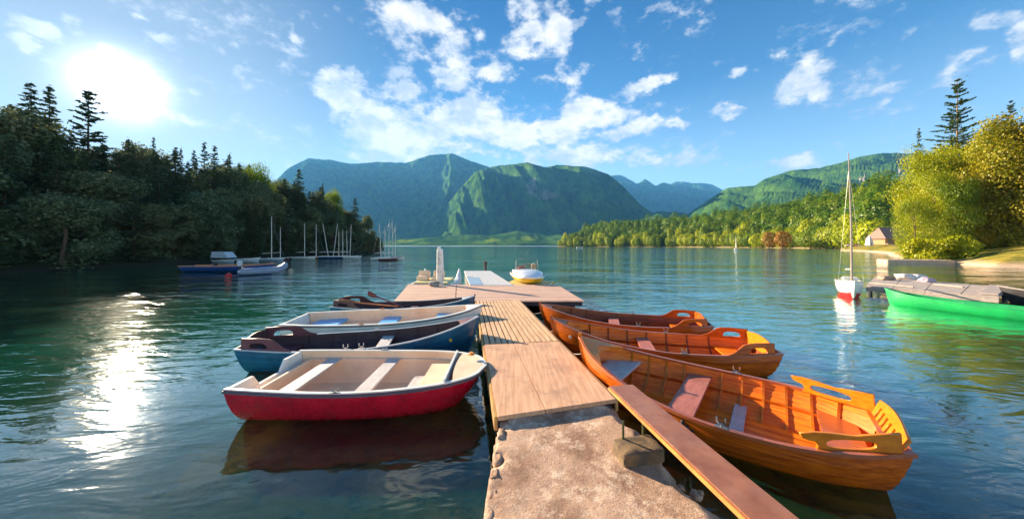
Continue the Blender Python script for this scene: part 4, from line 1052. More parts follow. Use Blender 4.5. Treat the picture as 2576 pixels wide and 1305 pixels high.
def cross_panel(B, t, h, m, name, lean=0., q=.0, th=.03, top=0.):
    x = B.L * (t - .5); b0 = B.b(t) - .04; z1 = B.sh(t) + top; z0 = z1 - h
    half = [(b0 if top > 0 else b0 - .01, z1)] + [(max(p[1] - .012, 0), p[2]) for p in [B.pt(t, k / 12, True) for k in range(13)] if z0 < p[2] < z1 - .005]
    ring = [(y_, z_) for y_, z_ in half] + [(-y_, z_) for y_, z_ in half[::-1]]; n2 = len(ring)
    mb = MB(); vs = [(x + lean * (z_ - z1) * -1 + sx_ * th / 2, y_, z_) for sx_ in (-1, 1) for y_, z_ in ring]
    mb.add(vs, [tuple(range(n2)), tuple(range(2 * n2 - 1, n2 - 1, -1))] + [(i, (i + 1) % n2, n2 + (i + 1) % n2, n2 + i) for i in range(n2)]); return mb.build(name, m, B.root)
cross_panel(rd, .155, .26, WHITEP, 'bow_bulkhead', lean=-.10, top=.045)
cross_panel(rd, .93, .36, CREAM, 'motor_well_wall', top=-.10)
x = rd.L * (.22 - .5); b = MB(); b.box((x, .0, .25), (.34, .84, .18)); b.build('seat_locker', CREAM, rd.root, bevel=.01)
b = MB(); b.box((x + .29, -.05, .15), (.20, .42, .14)); b.build('small_locker', GREYP, rd.root, bevel=.01)
rd.rowlock(.56, STEEL, (1,), h=.05); rd.rowlock(.56, STEEL, (-1,), h=.05)
for sg in (1, -1):
    mb = MB(); mb.sweep([(p[0], sg * (p[1] - .006), p[2]) for p in [rd.pt(.17 + .76 * i / 20, .15, True) for i in range(21)]], .014, .018); mb.build('side_moulding', GREYP, rd.root)
RUST = mat('rust_stain', (.75, .28, .03), .7, (.55, .2, .05), 12)
p = rd.pt(.07, 0); b = MB(); b.lathe([(.05, 0), (.055, .004), (.02, .012), (.018, .03), (.03, .034)], 14); o = b.build('deck_fitting', RUST, rd.root, smooth=True); o.location = (p[0], -.22, .52 + .018)

# --- dark blue rowing boat
db = Boat('rowboat', 'dark blue rowing boat with plum inside, tied between the crimson and the white boat', (-.66, 6.20), (-4.53, 5.42),
          [(0, 0), (.1, .24), (.25, .46), (.4, .56), (.55, .60), (.7, .57), (.88, .44), (1, .32)], [(0, .74), (.12, .60), (.3, .47), (.5, .41), (.75, .41), (1, .45)], group='boats left of the jetty', ns=7, clinker=.004)
db.hull(BLUEP); db.inner(PLUM); db.transom(BLUEP, top=.02); db.rail(TEALB, .034, .02); db.stem(BLUEP, .02, .05); db.breasthook(PLUM_L, .10, .05)
db.ribs([.2, .3, .4, .5, .6, .7, .8], PLUM, .02); db.boards(PLUM, .2, .9, 5, .55); db.seat(.44, GREYP, .22, .11); db.seat(.86, PLUM_L, .34, .16, name='stern_seat')
db.rowlock(.50, MAST); db.rowlock(.56, MAST, (1,)); db.armrests(.80, .97, .18, PLUM_L, style='arch'); db.backrest(.955, .20, PLUM, solid=True)
p = db.pt(.13, .2, d=.01); b = MB(); b.lathe([(.03, 0), (.03, .006), (.02, .01)], 8); o = b.build('bow_badge', YEL, db.root); o.location = (p[0], p[1], p[2]); o.rotation_euler = (R(-90), 0, R(12))

# --- white rowing boat with blue seats
wh = Boat('rowboat', 'white rowing boat with three sky blue seats, tied beyond the dark blue boat', (-.72, 7.80), (-4.95, 7.22),
          [(0, 0), (.08, .34), (.2, .60), (.4, .78), (.6, .82), (.85, .74), (1, .60)], [(0, .67), (.15, .56), (.4, .47), (.7, .45), (1, .46)], keel=(.0, -.12, -.08), e1=((0, 1.1), (.3, .75), (1, .6)), group='boats left of the jetty', ns=14, clinker=.0, th=.04)
wh.hull(WHITEP); wh.inner(CREAM, clink=.0); wh.transom(WHITEP, th=.05); wh.rail(DARKT, .026, .022, .022, 'rub_rail', dz=-.02); wh.rail(WHITEP, .07, .014, -.008, dz=.006); wh.breasthook(WHITEP, .10, .04, .012)
for t, wd in ((.86, .62), (.53, .40), (.20, .55)): wh.seat(t, BLUES, wd, .17, .06)
for sg in (1, -1):
    mb = MB(); mb.sweep([(p[0], sg * (p[1] - .005), p[2]) for p in [wh.pt(.12 + .84 * i / 20, .32, True) for i in range(21)]], .012, .012); mb.build('side_moulding', GREYP, wh.root)
wh.rowlock(.6, ORNG, (1, -1), .04)

# --- far blue rowing boat with its oars
fb = Boat('rowboat', 'dark blue rowing boat lying farthest along the left side, against the cross platform', (-1.10, 9.34), (-5.0, 8.98),
          [(0, 0), (.1, .26), (.25, .48), (.4, .56), (.55, .60), (.7, .57), (.88, .44), (1, .32)], [(0, .64), (.12, .54), (.3, .45), (.5, .41), (.75, .41), (1, .45)], group='boats left of the jetty', ns=6, clinker=.004)
fb.hull(BLUEP); fb.inner(PLUM); fb.transom(BLUEP); fb.rail(TEALB, .032, .02); fb.stem(BLUEP, .02, .05); fb.breasthook(TEALB, .10, .05)
fb.ribs([.25, .4, .55, .7], PLUM, .02); fb.boards(PLUM, .2, .9, 5, .5); fb.seat(.45, PLUM_L, .22, .11); fb.seat(.86, PLUM_L, .34, .16, name='stern_seat'); fb.armrests(.80, .97, .18, PLUM, style='arch'); fb.backrest(.955, .2, PLUM, solid=True)
def oar(p0, p1, label, m=VARN_R, flat=(0, 0, 1)):
    """p0 handle end, p1 blade tip"""
    a, e = Vector(p0), Vector(p1); ax = (e - a); L_ = ax.length; ax.normalize()
    root = empty('oar', tuple(a), 0, label, 'oar', 'oars in the far blue boat')
    b = MB(); b.tube([(0, 0, 0), tuple(ax * L_ * .12), tuple(ax * L_ * .13), tuple(ax * L_ * .78)], [.015, .015, .021, .018], 8); b.build('shaft', m, root, smooth=True)
    sv = ax.cross(Vector(flat)).normalized(); nv = sv.cross(ax).normalized(); b = MB()
    st = [(.72, .018, .016), (.78, .05, .012), (.86, .075, .009), (.95, .08, .008), (1., .07, .007)]
    vs = []
    for u, wd_, th_ in st:
        c = ax * L_ * u; vs += [c - sv * wd_ - nv * th_ * .4, c - nv * th_, c + sv * wd_ - nv * th_ * .4, c + sv * wd_ + nv * th_ * .4, c + nv * th_, c - sv * wd_ + nv * th_ * .4]
    k = len(st); fs = [(i * 6 + j, i * 6 + (j + 1) % 6, (i + 1) * 6 + (j + 1) % 6, (i + 1) * 6 + j) for i in range(k - 1) for j in range(6)] + [tuple(range(5, -1, -1)), tuple((k - 1) * 6 + j for j in range(6))]
    b.add(vs, fs); b.build('blade', m, root); return root
oar(WD(1015, 772, 8.5), WD(925, 737, 8.9), 'dark oar with its blade sticking up over the far blue boat', PLUM_L, (0, 1, .3))
oar(WD(1000, 770, 8.6), WD(858, 757, 8.8), 'reddish brown oar lying low in the far blue boat', ORNG, (0, 1, .5))

# mooring ropes
def bowpt(B, dz=.0): 
    p = B.pt(0, 0.2); M = Matrix.Translation(B.mid) @ Matrix.Rotation(B.rz, 4, 'Z'); return M @ Vector((p[0], p[1], p[2] + dz))
for B, s_, l, lab in ((w1, 1.9, WJ + .03, 'thin rope from the bow of the nearest wooden boat to the jetty'), (w2, 3.2, WJ + .03, 'thin rope from the bow of the middle wooden boat to the jetty'), (w3, 4.9, WJ + .03, 'thin rope from the bow of the farthest wooden boat to the jetty'),
                      (db, 2.6, -.03, 'thin rope from the bow of the dark blue boat to the jetty'), (wh, 4.5, -.03, 'thin rope from the bow of the white rowing boat to the jetty'), (fb, 6.2, -.03, 'thin rope from the bow of the far blue boat to the jetty')):
    x, y = J(s_, l); p = bowpt(B); rope([tuple(p), (x, y, DZ - .06)], lab, .006)

# ------------------------------------------------------------ things at the end platform
x, y = W(1105, 716, DZ)
post = empty('mooring_post', (x, y + .1, 0), 0, 'tall whitewashed weathered timber post standing at the platform', 'post')
PW = mat('flaking_white', (.78, .76, .72), .8, (.70, .66, .6), 6, .01, 12, dirt=1., dirtcol=(.22, .13, .10))
b = MB(); b.tube([(0, 0, -1.2), (0, 0, .5), (.01, 0, 1.2), (0, 0, 1.95)], [.15, .145, .15, .13], 14); b.build('trunk', PW, post, smooth=True)
b = MB(); b.tube([(-.02, 0, 1.9), (-.03, 0, 2.06)], [.08, .06], 10); b.build('cap', WHITEP, post, smooth=True)
x, y = W(1095, 716, DZ); b = MB(); b.add(*rock_mb((0, 0, 0), (.20, .16, .11), 4.)); o = b.build('sack', mat('grey_sack', (.33, .32, .28), .9, (.22, .2, .18), 8, .01, 14), smooth='all'); o.location = (x + .06, y - .45, DZ + .10); tag(o, 'grey lumpy sack lying at the foot of the white post', 'sack')
# pedal boat with two pointed floats, moored behind the platform on the left
x, y = W(1108, 712, .25)
ped = empty('pedal_boat', (-3.72, 15.5, 0), R(3), 'cream pedal boat with two upturned white floats, left behind the platform', 'pedal boat')
for sx in (-.92, .92):
    b = MB(); b.tube([(sx, -1.6, .30), (sx, -1.0, .18), (sx, .9, .18), (sx, 1.4, .26), (sx, 1.7, .42), (sx, 1.88, .64), (sx, 1.95, .84)], [.13, .2, .2, .18, .14, .09, .03], 10); b.build('float', WHITEP, ped, smooth=True)
b = MB(); b.box((0, -.1, .42), (1.5, 2.2, .08)); b.build('deck', YELP, ped, bevel=.02)
for sx in (-.55, .15):
    b = MB(); b.box((sx, -.2, .56), (.55, .5, .2)); b.box((sx, .1, .74), (.55, .12, .30)); b.build('seat', CREAM, ped, bevel=.04)
b = MB(); b.box((.92, -1.62, .34), (.30, .25, .16)); b.build('end_cap', DEEPB, ped, bevel=.03)
b = MB(); b.box((-.3, -1.22, .36), (.9, .22, .10)); b.build('step', GREYW, ped, bevel=.01)

# yellow and white motorboat on a yellow slatted raft
raft = empty('slatted_raft', (.62 + .15, 14.6, 0), R(-14), 'pale yellow slatted raft under the yellow and white motorboat', 'raft')
b = MB()
for i in range(12): b.box((-.95 + i * .173, 0, .36), (.12, 2.6, .05))
b.build('slats', YELP, raft, bevel=.005)
for yy in (-1.1, 0, 1.1):
    b = MB(); b.box((0, yy, .29), (2.15, .12, .08)); b.build('beam', YEL, raft)
for sx in (-.8, .8):
    b = MB(); b.tube([(sx, -1.3, .08), (sx, 1.3, .08)], .17, 12); b.build('float', YELP, raft, smooth=True)
mbt = Boat('motorboat', 'small yellow and white motorboat with windscreen frame resting on the yellow raft', (.95, 13.75), (.55, 17.0),
           [(0, 0), (.06, .34), (.15, .52), (.35, .66), (.7, .7), (1, .62)], [(0, .70), (.3, .68), (1, .68)], keel=(.46, .42, .42), e1=((0, .5), (.3, .35), (1, .3)), rake=.3, srake=.05, floor=.44, group=None, ns=10, clinker=.0)
mbt.hull(YEL); mbt.transom(YEL); mbt.rail(WHITEP, .07, .05, .02)
# rounded white foredeck and cockpit
b = MB(); ring = []
nt = 18; vs = []
for i in range(nt):
    t = .0 + .55 * i / (nt - 1); bb_ = mbt.b(t); 
    for k in range(9):
        a_ = PI * k / 8; hh = .30 * min(1, (t / .25)) ** .7
        vs.append((mbt.L * (t - .5), bb_ * math.cos(a_), .70 + hh * math.sin(a_) ** .6))
b.add(vs, [(i * 9 + k, (i + 1) * 9 + k, (i + 1) * 9 + k + 1, i * 9 + k + 1) for i in range(nt - 1) for k in range(8)] + [tuple((nt - 1) * 9 + k for k in range(9))]); b.build('foredeck', mat('glossy_white', (.78, .80, .82), .2, (.70, .74, .80), 2, coat=.6), mbt.root, smooth=True)
b = MB(); b.box((mbt.L * .3, 0, .72), (.9, 1.15, .28)); b.build('cockpit_side', WHITEP, mbt.root, bevel=.03)
b = MB(); b.box((mbt.L * .12, .22, .95), (.35, .42, .22)); b.build('seat', REDC, mbt.root, bevel=.05)
b = MB(); b.box((mbt.L * .12, -.38, 1.05), (.18, .24, .36)); b.build('seat', CREAM, mbt.root, bevel=.05)
b = MB(); b.tube([(mbt.L * .05, -.55, .8), (mbt.L * .07, -.52, 1.40), (mbt.L * .07, -.40, 1.46), (mbt.L * .07, .40, 1.46), (mbt.L * .07, .52, 1.40), (mbt.L * .05, .55, .8)], .016, 8); b.build('windscreen_frame', STEEL, mbt.root, smooth=True)
GL = bpy.data.materials.new('clear_glass'); GL.use_nodes = True; t_ = NT(GL.node_tree); g_ = t_.n('ShaderNodeBsdfGlossy'); g_.inputs[1].default_value = .05; tr_ = t_.n('ShaderNodeBsdfTransparent'); tr_.inputs[0].default_value = (.75, .85, .85, 1); f_ = t_.n('ShaderNodeFresnel'); mx_ = t_.n('ShaderNodeMixShader'); o_ = t_.n('ShaderNodeOutputMaterial')
t_.l(f_.outputs[0], mx_.inputs[0]); t_.l(tr_.outputs[0], mx_.inputs[1]); t_.l(g_.outputs[0], mx_.inputs[2]); t_.l(mx_.outputs[0], o_.inputs[0])
b = MB(); b.box((mbt.L * .06, 0, 1.08), (.012, 1.0, .34)); b.build('windscreen', GL, mbt.root)
def buoy(X, Y, r, label, m, z=None):
    x, y = W(X, Y, 0); root = empty('buoy', (x, y, 0), 0, label, 'buoy')
    b = MB(); b.lathe([(r * .3, -r * .8), (r * .85, -r * .4), (r, r * .15), (r * .85, r * .7), (r * .4, r * 1.05), (r * .12, r * 1.15)], 14); b.build('float', m, root, smooth=True)
    b = MB(); b.tube([(0, 0, r * 1.1), (0, 0, r * 1.35)], r * .1, 6); b.build('ring', STEEL, root)
buoy(575, 695, .20, 'round red buoy floating left of the grey inflatable', REDC)
buoy(731, 682, .18, 'small tan buoy floating right of the grey inflatable', mat('tan_float', (.6, .42, .26), .6))
x, y = W(1212, 690, 0)
b = MB(); b.tube([(0, 0, -1.5), (0, 0, .45), (0, 0, .8)], [.12, .12, .17], 10); o = b.build('far_post', mat('rusty_timber', (.20, .09, .07), .8, (.10, .07, .07), 5)); o.name = 'mooring_post'; o.location = (x, y + 3, 0); tag(o, 'short rusty brown post in the water behind the pale platform', 'post')

# ------------------------------------------------------------ right side: sailing dinghy, dock, canoe
sx_, sy_ = W(2148, 752, 0)
sail = Boat('sailing_boat', 'white sailing dinghy with red underside, tied at the left end of the grey dock', (13.25, 12.3), (15.0, 14.3),
            [(0, 0), (.05, .10), (.15, .22), (.35, .34), (.6, .40), (.85, .37), (1, .32)], [(0, .72), (.3, .66), (.7, .6), (1, .6)], keel=(.05, -.12, -.05), rake=.3, ns=12, clinker=.0)
sail.hull(WHITEP); sail.inner(CREAM, floor := 'cockpit_lining'); sail.transom(WHITEP); sail.rail(GREYP, .04, .02)
b = MB()
for sg in (1, -1):
    cols = [[sail.pt(i / 20, q, d=.012) for q in (.42, .55, .7, .85, .95)] for i in range(1, 21)]
    b.add([(p[0], p[1] * sg, p[2]) for c in cols for p in c], [(i * 5 + j, (i + 1) * 5 + j, (i + 1) * 5 + j + 1, i * 5 + j + 1) for i in range(19) for j in range(4)])
b.build('red_underside', REDC, sail.root)
sail.breasthook(WHITEP, .42, -.02, .02); b = MB(); b.box((sail.L * -.02, 0, .74), (.5, .5, .14)); b.build('cabin', WHITEP, sail.root, bevel=.05)
b = MB(); b.tube([(-.55, 0, .6), (-.58, .02, 3), (-.62, .10, 5.85)], [.036, .032, .016], 8); b.build('mast', mat('brown_mast', (.36, .28, .23), .5), sail.root, smooth=True)
b = MB(); b.tube([(-.5, 0, 1.15), (1.3, 0, 1.05)], .03, 8); b.build('boom', MAST, sail.root, smooth=True)
for e in ((-.3, .36, .62), (-.3, -.36, .62)):
    b = MB(); b.tube([e, (-.61, .09, 5.2)], .0035, 4); b.build('stay', STEEL, sail.root)
b = MB(); b.tube([(-.58, -.2, 3.6), (-.58, .2, 3.6)], .01, 5); b.build('spreader', STEEL, sail.root)

def Z5(x, y, z): return W((3040 + x / 2.9) / 1.4912, (800 + y / 2.9) / 1.4912, z)
dock = empty('grey_dock', (0, 0, 0), 0, 'weathered grey plank dock stretching in from the right edge beside the green canoe', 'dock')
DK = .34
fl = Z5(600, 790, DK); fr_ = Z5(2045, 905, DK); rl = Z5(700, 690, DK); rr_ = Z5(2175, 803, DK)
b = MB(); nb = 9
for i in range(nb):
    u0, u1 = (i + .04) / nb, (i + .96) / nb
    for s0, s1 in ((0, .24), (.245, .50), (.505, .76), (.765, 1)):
        L0, R0, L1, R1 = lerp(fl, rl, u0), lerp(fr_, rr_, u0), lerp(fl, rl, u1), lerp(fr_, rr_, u1)
        b.poly([lerp(L0, R0, s0), lerp(L0, R0, s1), lerp(L1, R1, s1), lerp(L1, R1, s0)], DK - .04, DK + random.uniform(-.006, .006))
b.build('decking', GREYW, dock, bevel=.004)
for u in (-.01, .98):
    b = MB(); p, q = lerp(fl, rl, u), lerp(fr_, rr_, u); p2, q2 = lerp(fl, rl, u + .03), lerp(fr_, rr_, u + .03); b.poly([p, q, q2, p2], DK - .22, DK - .043); b.build('side_beam', GREYW, dock)
for u in (.03, .36, .68, .97):
    for v in (.1, .9):
        p = lerp(lerp(fl, fr_, u), lerp(rl, rr_, u), v); b = MB(); b.tube([(p[0], p[1], -2), (p[0], p[1], DK - .05)], .07, 8); b.build('post', UNDERM, dock, smooth=True)
b = MB(); p = lerp(fl, fr_, .88); q = lerp(rl, rr_, .88); p2 = lerp(fl, fr_, .995); q2 = lerp(rl, rr_, .995); b.poly([lerp(p, q, .05), lerp(p2, q2, .05), lerp(p2, q2, .95), lerp(p, q, .95)], DK + .01, DK + .07); b.build('raised_hatch', GREYW, dock, bevel=.01)
# pedestrian clutter: cloth heaps and poles
for i, (X, Y, s_, c, lab) in enumerate([(1040, 705, .26, CLOTH, 'white bundle of cloth on the grey dock, left of the pair'), (1150, 700, .22, CLOTH, 'white bundle of cloth on the grey dock, right of the pair'), (1260, 735, .20, mat('lilac_cloth', (.5, .38, .46), .8), 'small lilac bundle on the grey dock right of the white ones'), (820, 712, .20, mat('brown_cloth', (.4, .26, .2), .8), 'brown bundle on the grey dock left of the white ones')]):
    x, y = Z5(X, Y + 12, DK); b = MB(); b.add(*rock_mb((0, 0, 0), (s_ * 1.5, s_ * 1.1, s_ * .6), i * 9.)); o = b.build('cloth_bundle', c, smooth='all'); o.location = (x, y, DK + s_ * .5); tag(o, lab, 'bundle')
for i, (a_, e_, lab) in enumerate([((640, 755), (1120, 800), 'weathered pole lying at the left part of the grey dock'), ((1340, 770), (1660, 800), 'weathered pole lying in the middle of the grey dock')]):
    p = Z5(*a_, DK + .05); q = Z5(*e_, DK + .05); b = MB(); b.tube([(p[0], p[1], DK + .045), (q[0], q[1], DK + .045)], .035, 8); o = b.build('pole', GREYW, smooth=True); tag(o, lab, 'pole')
# canoe
cb = W(2256, 738, .4)
can = Boat('canoe', 'bright green canoe floating alongside the grey dock at the right edge', (13.55, 11.55), (15.4, 6.9),
           [(0, 0), (.04, .12), (.15, .30), (.35, .42), (.5, .45), (.65, .42), (.85, .30), (.96, .12), (1, .02)], [(0, .56), (.12, .42), (.5, .33), (.88, .42), (1, .56)], keel=(-.02, -.08, -.02), e1=((0, .9), (.3, .6), (.7, .6), (1, .9)), rake=.12, srake=-.0, ns=10, clinker=0.)
can.hull(GREENC); can.inner(mat('green_canoe_lining', (.02, .35, .14), .5), t0=.03, t1=.97, clink=0.); can.rail(GREENC, .04, .03); can.breasthook(GREENC, .10, .03)
for t in (.3, .72): can.seat(t, GREYP, .22, .07)
b = MB(); b.sweep([(p[0], -(p[1] + .01), p[2]) for p in [can.pt(.58 + .0 * i, q_) for i, q_ in enumerate([0, .15, .3, .45])]], .02, .02); b.build('rope_lashing', ROPE, can.root)
# dark boats with pale thwarts at the right edge
dk = Boat('rowboat', 'dark grey boat with pale boards, cut off by the right edge behind the canoe', (18.2, 11.9), (21.2, 8.9),
          [(0, 0), (.1, .3), (.3, .55), (.6, .62), (1, .5)], [(0, .6), (.3, .44), (1, .44)], ns=6, clinker=.004)
dk.hull(UNDERM); dk.inner(GREYW); dk.transom(UNDERM); dk.rail(GREYW, .05, .04)
for t in (.2, .32, .44, .56): dk.seat(t, WHITEP, .2, .05)

# stone jetty strips and a low wall on the right shore
SJ = mat('pale_sandstone', (.62, .45, .32), .9, (.5, .34, .22), 4, .02, 8)
b = MB(); p, q = W(2232, 660, .1), W(2402, 662, .1)
b.poly([p, q, (q[0] + 1.5, q[1] + 2.2), (p[0] + 1.2, p[1] + 2.2)], -1.0, .42); tag(b.build('stone_jetty', SJ, bevel=.05), 'low pale stone jetty strip in front of the bright willow like trees', 'jetty')
b = MB(); p, q = W(2418, 655, .1), W(2476, 659, .1); b.poly([p, q, (q[0] + 1, q[1] + 2), (p[0] + 1, p[1] + 2)], -.5, .35); tag(b.build('rock_ledge', mat('brown_rock', (.30, .17, .10), .9, (.18, .1, .07), 4, .03, 6), bevel=.05), 'low brown rock ledge between the stone jetty and the beach', 'ledge')

# hut on the point
hx, hy = WD(2236, 605, 118)[:2]
hut = empty('hut', (hx, hy, 2.4), R(-8), 'timber hut with a steep brown shingle roof beside the big right hand grove', 'hut')
b = MB(); b.box((0, 0, 1.4), (7.5, 5.5, 2.8)); b.build('wall', WALLM, hut)
b = MB(); b.add([(-4.6, -3.9, 2.3), (4.6, -3.9, 2.3), (4.6, 3.9, 2.3), (-4.6, 3.9, 2.3), (-3.4, 0, 6.4), (4.6, 0, 6.4), (-4.6, -3.9, 2.1), (4.6, -3.9, 2.1), (4.6, 3.9, 2.1), (-4.6, 3.9, 2.1)],
              [(0, 1, 5, 4), (2, 3, 4, 5), (3, 0, 4), (1, 2, 5), (6, 9, 8, 7), (0, 6, 7, 1), (1, 7, 8, 2), (2, 8, 9, 3), (3, 9, 6, 0)]); b.build('roof', ROOFM, hut)
WIN = mat('dark_window', (.03, .035, .04), .2)
for xx in (-2.2, 1.8):
    b = MB(); b.box((xx, -2.77, 1.4), (1.2, .06, 1.0)); b.build('window', WIN, hut)
b = MB(); b.box((-.2, -2.77, 1.0), (1.0, .06, 2.0)); b.build('door', BARK, hut)
b = MB(); b.box((0, -3.3, .25), (7.5, .9, .2)); b.build('porch', GREYW, hut)
# white pointed tent, purple awning, upturned boats on the point
x, y = WD(2186, 608, 112)[:2]
tn = empty('tent', (x, y, 2.1), 0, 'small white pointed tent on the grassy point left of the hut', 'tent')
b = MB(); b.add([(-1.1, -1.1, 0), (1.1, -1.1, 0), (1.1, 1.1, 0), (-1.1, 1.1, 0), (-.9, -.9, 2.0), (.9, -.9, 2.0), (.9, .9, 2.0), (-.9, .9, 2.0), (0, 0, 4.4)], [(0, 1, 5, 4), (1, 2, 6, 5), (2, 3, 7, 6), (3, 0, 4, 7), (4, 5, 8), (5, 6, 8), (6, 7, 8), (7, 4, 8)]); b.build('canvas', CLOTH, tn); tn.scale = (.7, .7, .85)
b = MB(); b.add([(-.3, -1.12, 0), (.3, -1.12, 0), (0, -1.0, 1.7)], [(0, 1, 2)]); b.build('opening', DEEPB, tn)
for X, d, lab, m in ((2135, 118, 'pale upturned boat on the grass at the tip of the point', CREAM), (2150, 114, 'rusty orange upturned boat on the grass near the white tent', ORNG)):
    x, y = WD(X, 610, d)[:2]; b = MB()
    vs = []
    for i in range(13):
        u = i / 12; w_ = .85 * math.sin(PI * u) ** .6 + .02; h_ = .75 * math.sin(PI * u) ** .5 + .02
        vs += [((u - .5) * 5, w_ * math.cos(PI * k / 8), h_ * math.sin(PI * k / 8)) for k in range(9)]
    b.add(vs, [(i * 9 + k, (i + 1) * 9 + k, (i + 1) * 9 + k + 1, i * 9 + k + 1) for i in range(12) for k in range(8)])
    o = b.build('upturned_boat', m, smooth='all'); o.location = (x, y, 1.75); o.rotation_euler.z = .3; tag(o, lab, 'boat')

# parked vans under the trees
def van(X, Yb, d, label, m, rz):
    x, y, z = WD(X, Yb, d); r_ = empty('parked_van', (x, y, z), rz, label, 'van', 'vans parked under the grove')
    prof = [(-2.3, .35), (2.3, .35), (2.35, 1.0), (1.75, 1.15), (1.25, 1.95), (-2.15, 2.0), (-2.3, 1.6)]
    b = MB(); n2 = len(prof); vs = [(p[0], -.9, p[1]) for p in prof] + [(p[0], .9, p[1]) for p in prof]
    b.add(vs, [tuple(range(n2)), tuple(range(2 * n2 - 1, n2 - 1, -1))] + [(i, (i + 1) % n2, n2 + (i + 1) % n2, n2 + i) for i in range(n2)]); b.build('body', m, r_, bevel=.05)
    for sy in (-.91, .91):
        for x0, x1 in ((-2.0, -.9), (-.8, .3), (.4, 1.15)):
            b = MB(); b.box(((x0 + x1) / 2, sy, 1.5), (x1 - x0, .02, .5)); b.build('window', WIN, r_)
    M = Matrix.Rotation(R(-32), 3, 'Y'); b = MB(); b.box((1.53, 0, 1.56), (.02, 1.5, .72), M=M); b.build('windscreen', WIN, r_)
    for sx in (-1.5, 1.5):
        for sy in (-.85, .85):
            b = MB(); b.tube([(sx, sy - .1, .34), (sx, sy + .1, .34)], .34, 14); b.build('wheel', RUBBER, r_)
van(2520, 600, 50, 'white van parked in the shade under the right hand grove', WHITEP, R(140))
van(2562, 600, 47, 'dark blue van parked right of the white one under the grove', DEEPB, R(150))

# ------------------------------------------------------------ moored boats on the left
def small_boat(name, label, X, Yw, Lm, hm, rm, wd=.8, fb_=.45, rz=0., group=None, mastY=None, lean=0., mastm=MAST, cat='boat', X_is_centre=True, mastx=.0):
    x, y = W(X, Yw, 0); c, s_ = math.cos(rz), math.sin(rz)
    B = Boat(name, label, (x + Lm / 2 * c, y + Lm / 2 * s_), (x - Lm / 2 * c, y - Lm / 2 * s_), [(0, 0), (.1, wd * .45), (.3, wd * .85), (.6, wd), (1, wd * .75)], [(0, fb_ * 1.35), (.3, fb_ * 1.1), (1, fb_)], ns=8, clinker=0., group=group, cat=cat, floor=.04)
    B.hull(hm); B.transom(hm); B.rail(rm, .08, .06)
    B.inner(GREYW, clink=0.)
    if mastY is not None:
        top = CAM_H + (617 - mastY) / F_PX * y
        b = MB(); b.tube([(mastx, 0, .2), (mastx + lean * .5, 0, top / 2), (mastx + lean, 0, top)], [.055, .05, .03], 6); b.build('mast', mastm, B.root, smooth=True)
        b = MB(); b.tube([(mastx, 0, 1.1), (mastx + Lm * .35, 0, 1.0)], .05, 6); b.build('boom', mastm, B.root)
        for e in (-Lm / 2 + .1, Lm / 2 - .1):
            b = MB(); b.tube([(e, 0, .5), (mastx + lean * .95, 0, top * .95)], .008, 3, cap=False); b.build('stay', STEEL, B.root)
        B.breasthook(rm, .35, .0, .01)
    return B
lb_ = small_boat('long_rowboat', 'long low blue boat with an orange rail moored behind the grey inflatable', 580, 684, 7.0, DEEPB, ORNG, .85, .50)
for t in (.3, .5, .7): lb_.seat(t, ORNG, .3, .1)
b = MB(); b.box((lb_.L * .17, 0, .62), (.18, .2, .3)); b.build('engine_stub', UNDERM, lb_.root)
# inflatable
x, y = W(660, 690, 0)
rib_ = empty('inflatable_boat', (x, y, 0), R(38), 'grey inflatable boat with an outboard motor, between the red buoy and the tan buoy', 'inflatable boat')
TUBE = mat('grey_rubber_tube', (.24, .28, .38), .4, (.18, .22, .31), 3)
b = MB()
pth = []
for i in range(25):
    u = i / 24; a_ = -PI / 2 + PI * u; 
    pth.append((1.0 + .75 * math.cos(a_), .62 * math.sin(a_), .28 + .30 * math.cos(a_) ** 2))
pth = [(-1.75, -.62, .24)] + [(-1.3, -.62, .25)] + pth + [(-1.3, .62, .25), (-1.75, .62, .24)]
b.tube(pth, [.10, .21] + [.22] * 25 + [.21, .10], 12); b.build('tube', TUBE, rib_, smooth=True)
b = MB(); b.box((-.1, 0, .16), (2.7, .95, .10)); b.build('floor', GREYP, rib_, bevel=.02)
b = MB(); b.box((-1.45, 0, .34), (.06, .95, .42)); b.build('transom', GREYP, rib_)
b = MB(); b.box((0, 0, .44), (.25, 1.0, .04)); b.build('thwart', GREYP, rib_)
b = MB(); b.box((-1.62, 0, .28), (.14, .14, .75)); b.box((-1.7, 0, -.05), (.3, .04, .12)); b.build('motor_leg', RUBBER, rib_, bevel=.02)
b = MB(); b.box((-1.62, 0, .82), (.42, .30, .38)); b.build('motor_cowling', TEALB, rib_, bevel=.08)
rib_.scale = (.78, .78, 1.05)
# covered cruiser and pale skiff under the trees
cr = small_boat('cabin_cruiser', 'pale cabin cruiser moored in the shade behind the long blue boat', 566, 660, 2.6, TEALB, TEALB, .6, .3)
b = MB(); b.add([(-.9, -.7, .6), (1.2, -.7, .6), (1.2, .7, .6), (-.9, .7, .6), (-.4, -.6, 1.3), (1.1, -.6, 1.35), (1.1, .6, 1.35), (-.4, .6, 1.3)], [(0, 1, 5, 4), (1, 2, 6, 5), (2, 3, 7, 6), (3, 0, 4, 7), (4, 5, 6, 7)]); b.build('cabin', TEALB, cr.root); b_ = cr.root.children[-1]; b_.scale = (.65, .7, .55)
b = MB(); b.box((.35, -.68, .98), (1.1, .04, .28)); b.build('window', WIN, cr.root)
small_boat('skiff', 'small pale skiff half hidden in the shade behind the cabin cruiser', 628, 660, 2.6, TEALB, WHITEP, .7, .45)
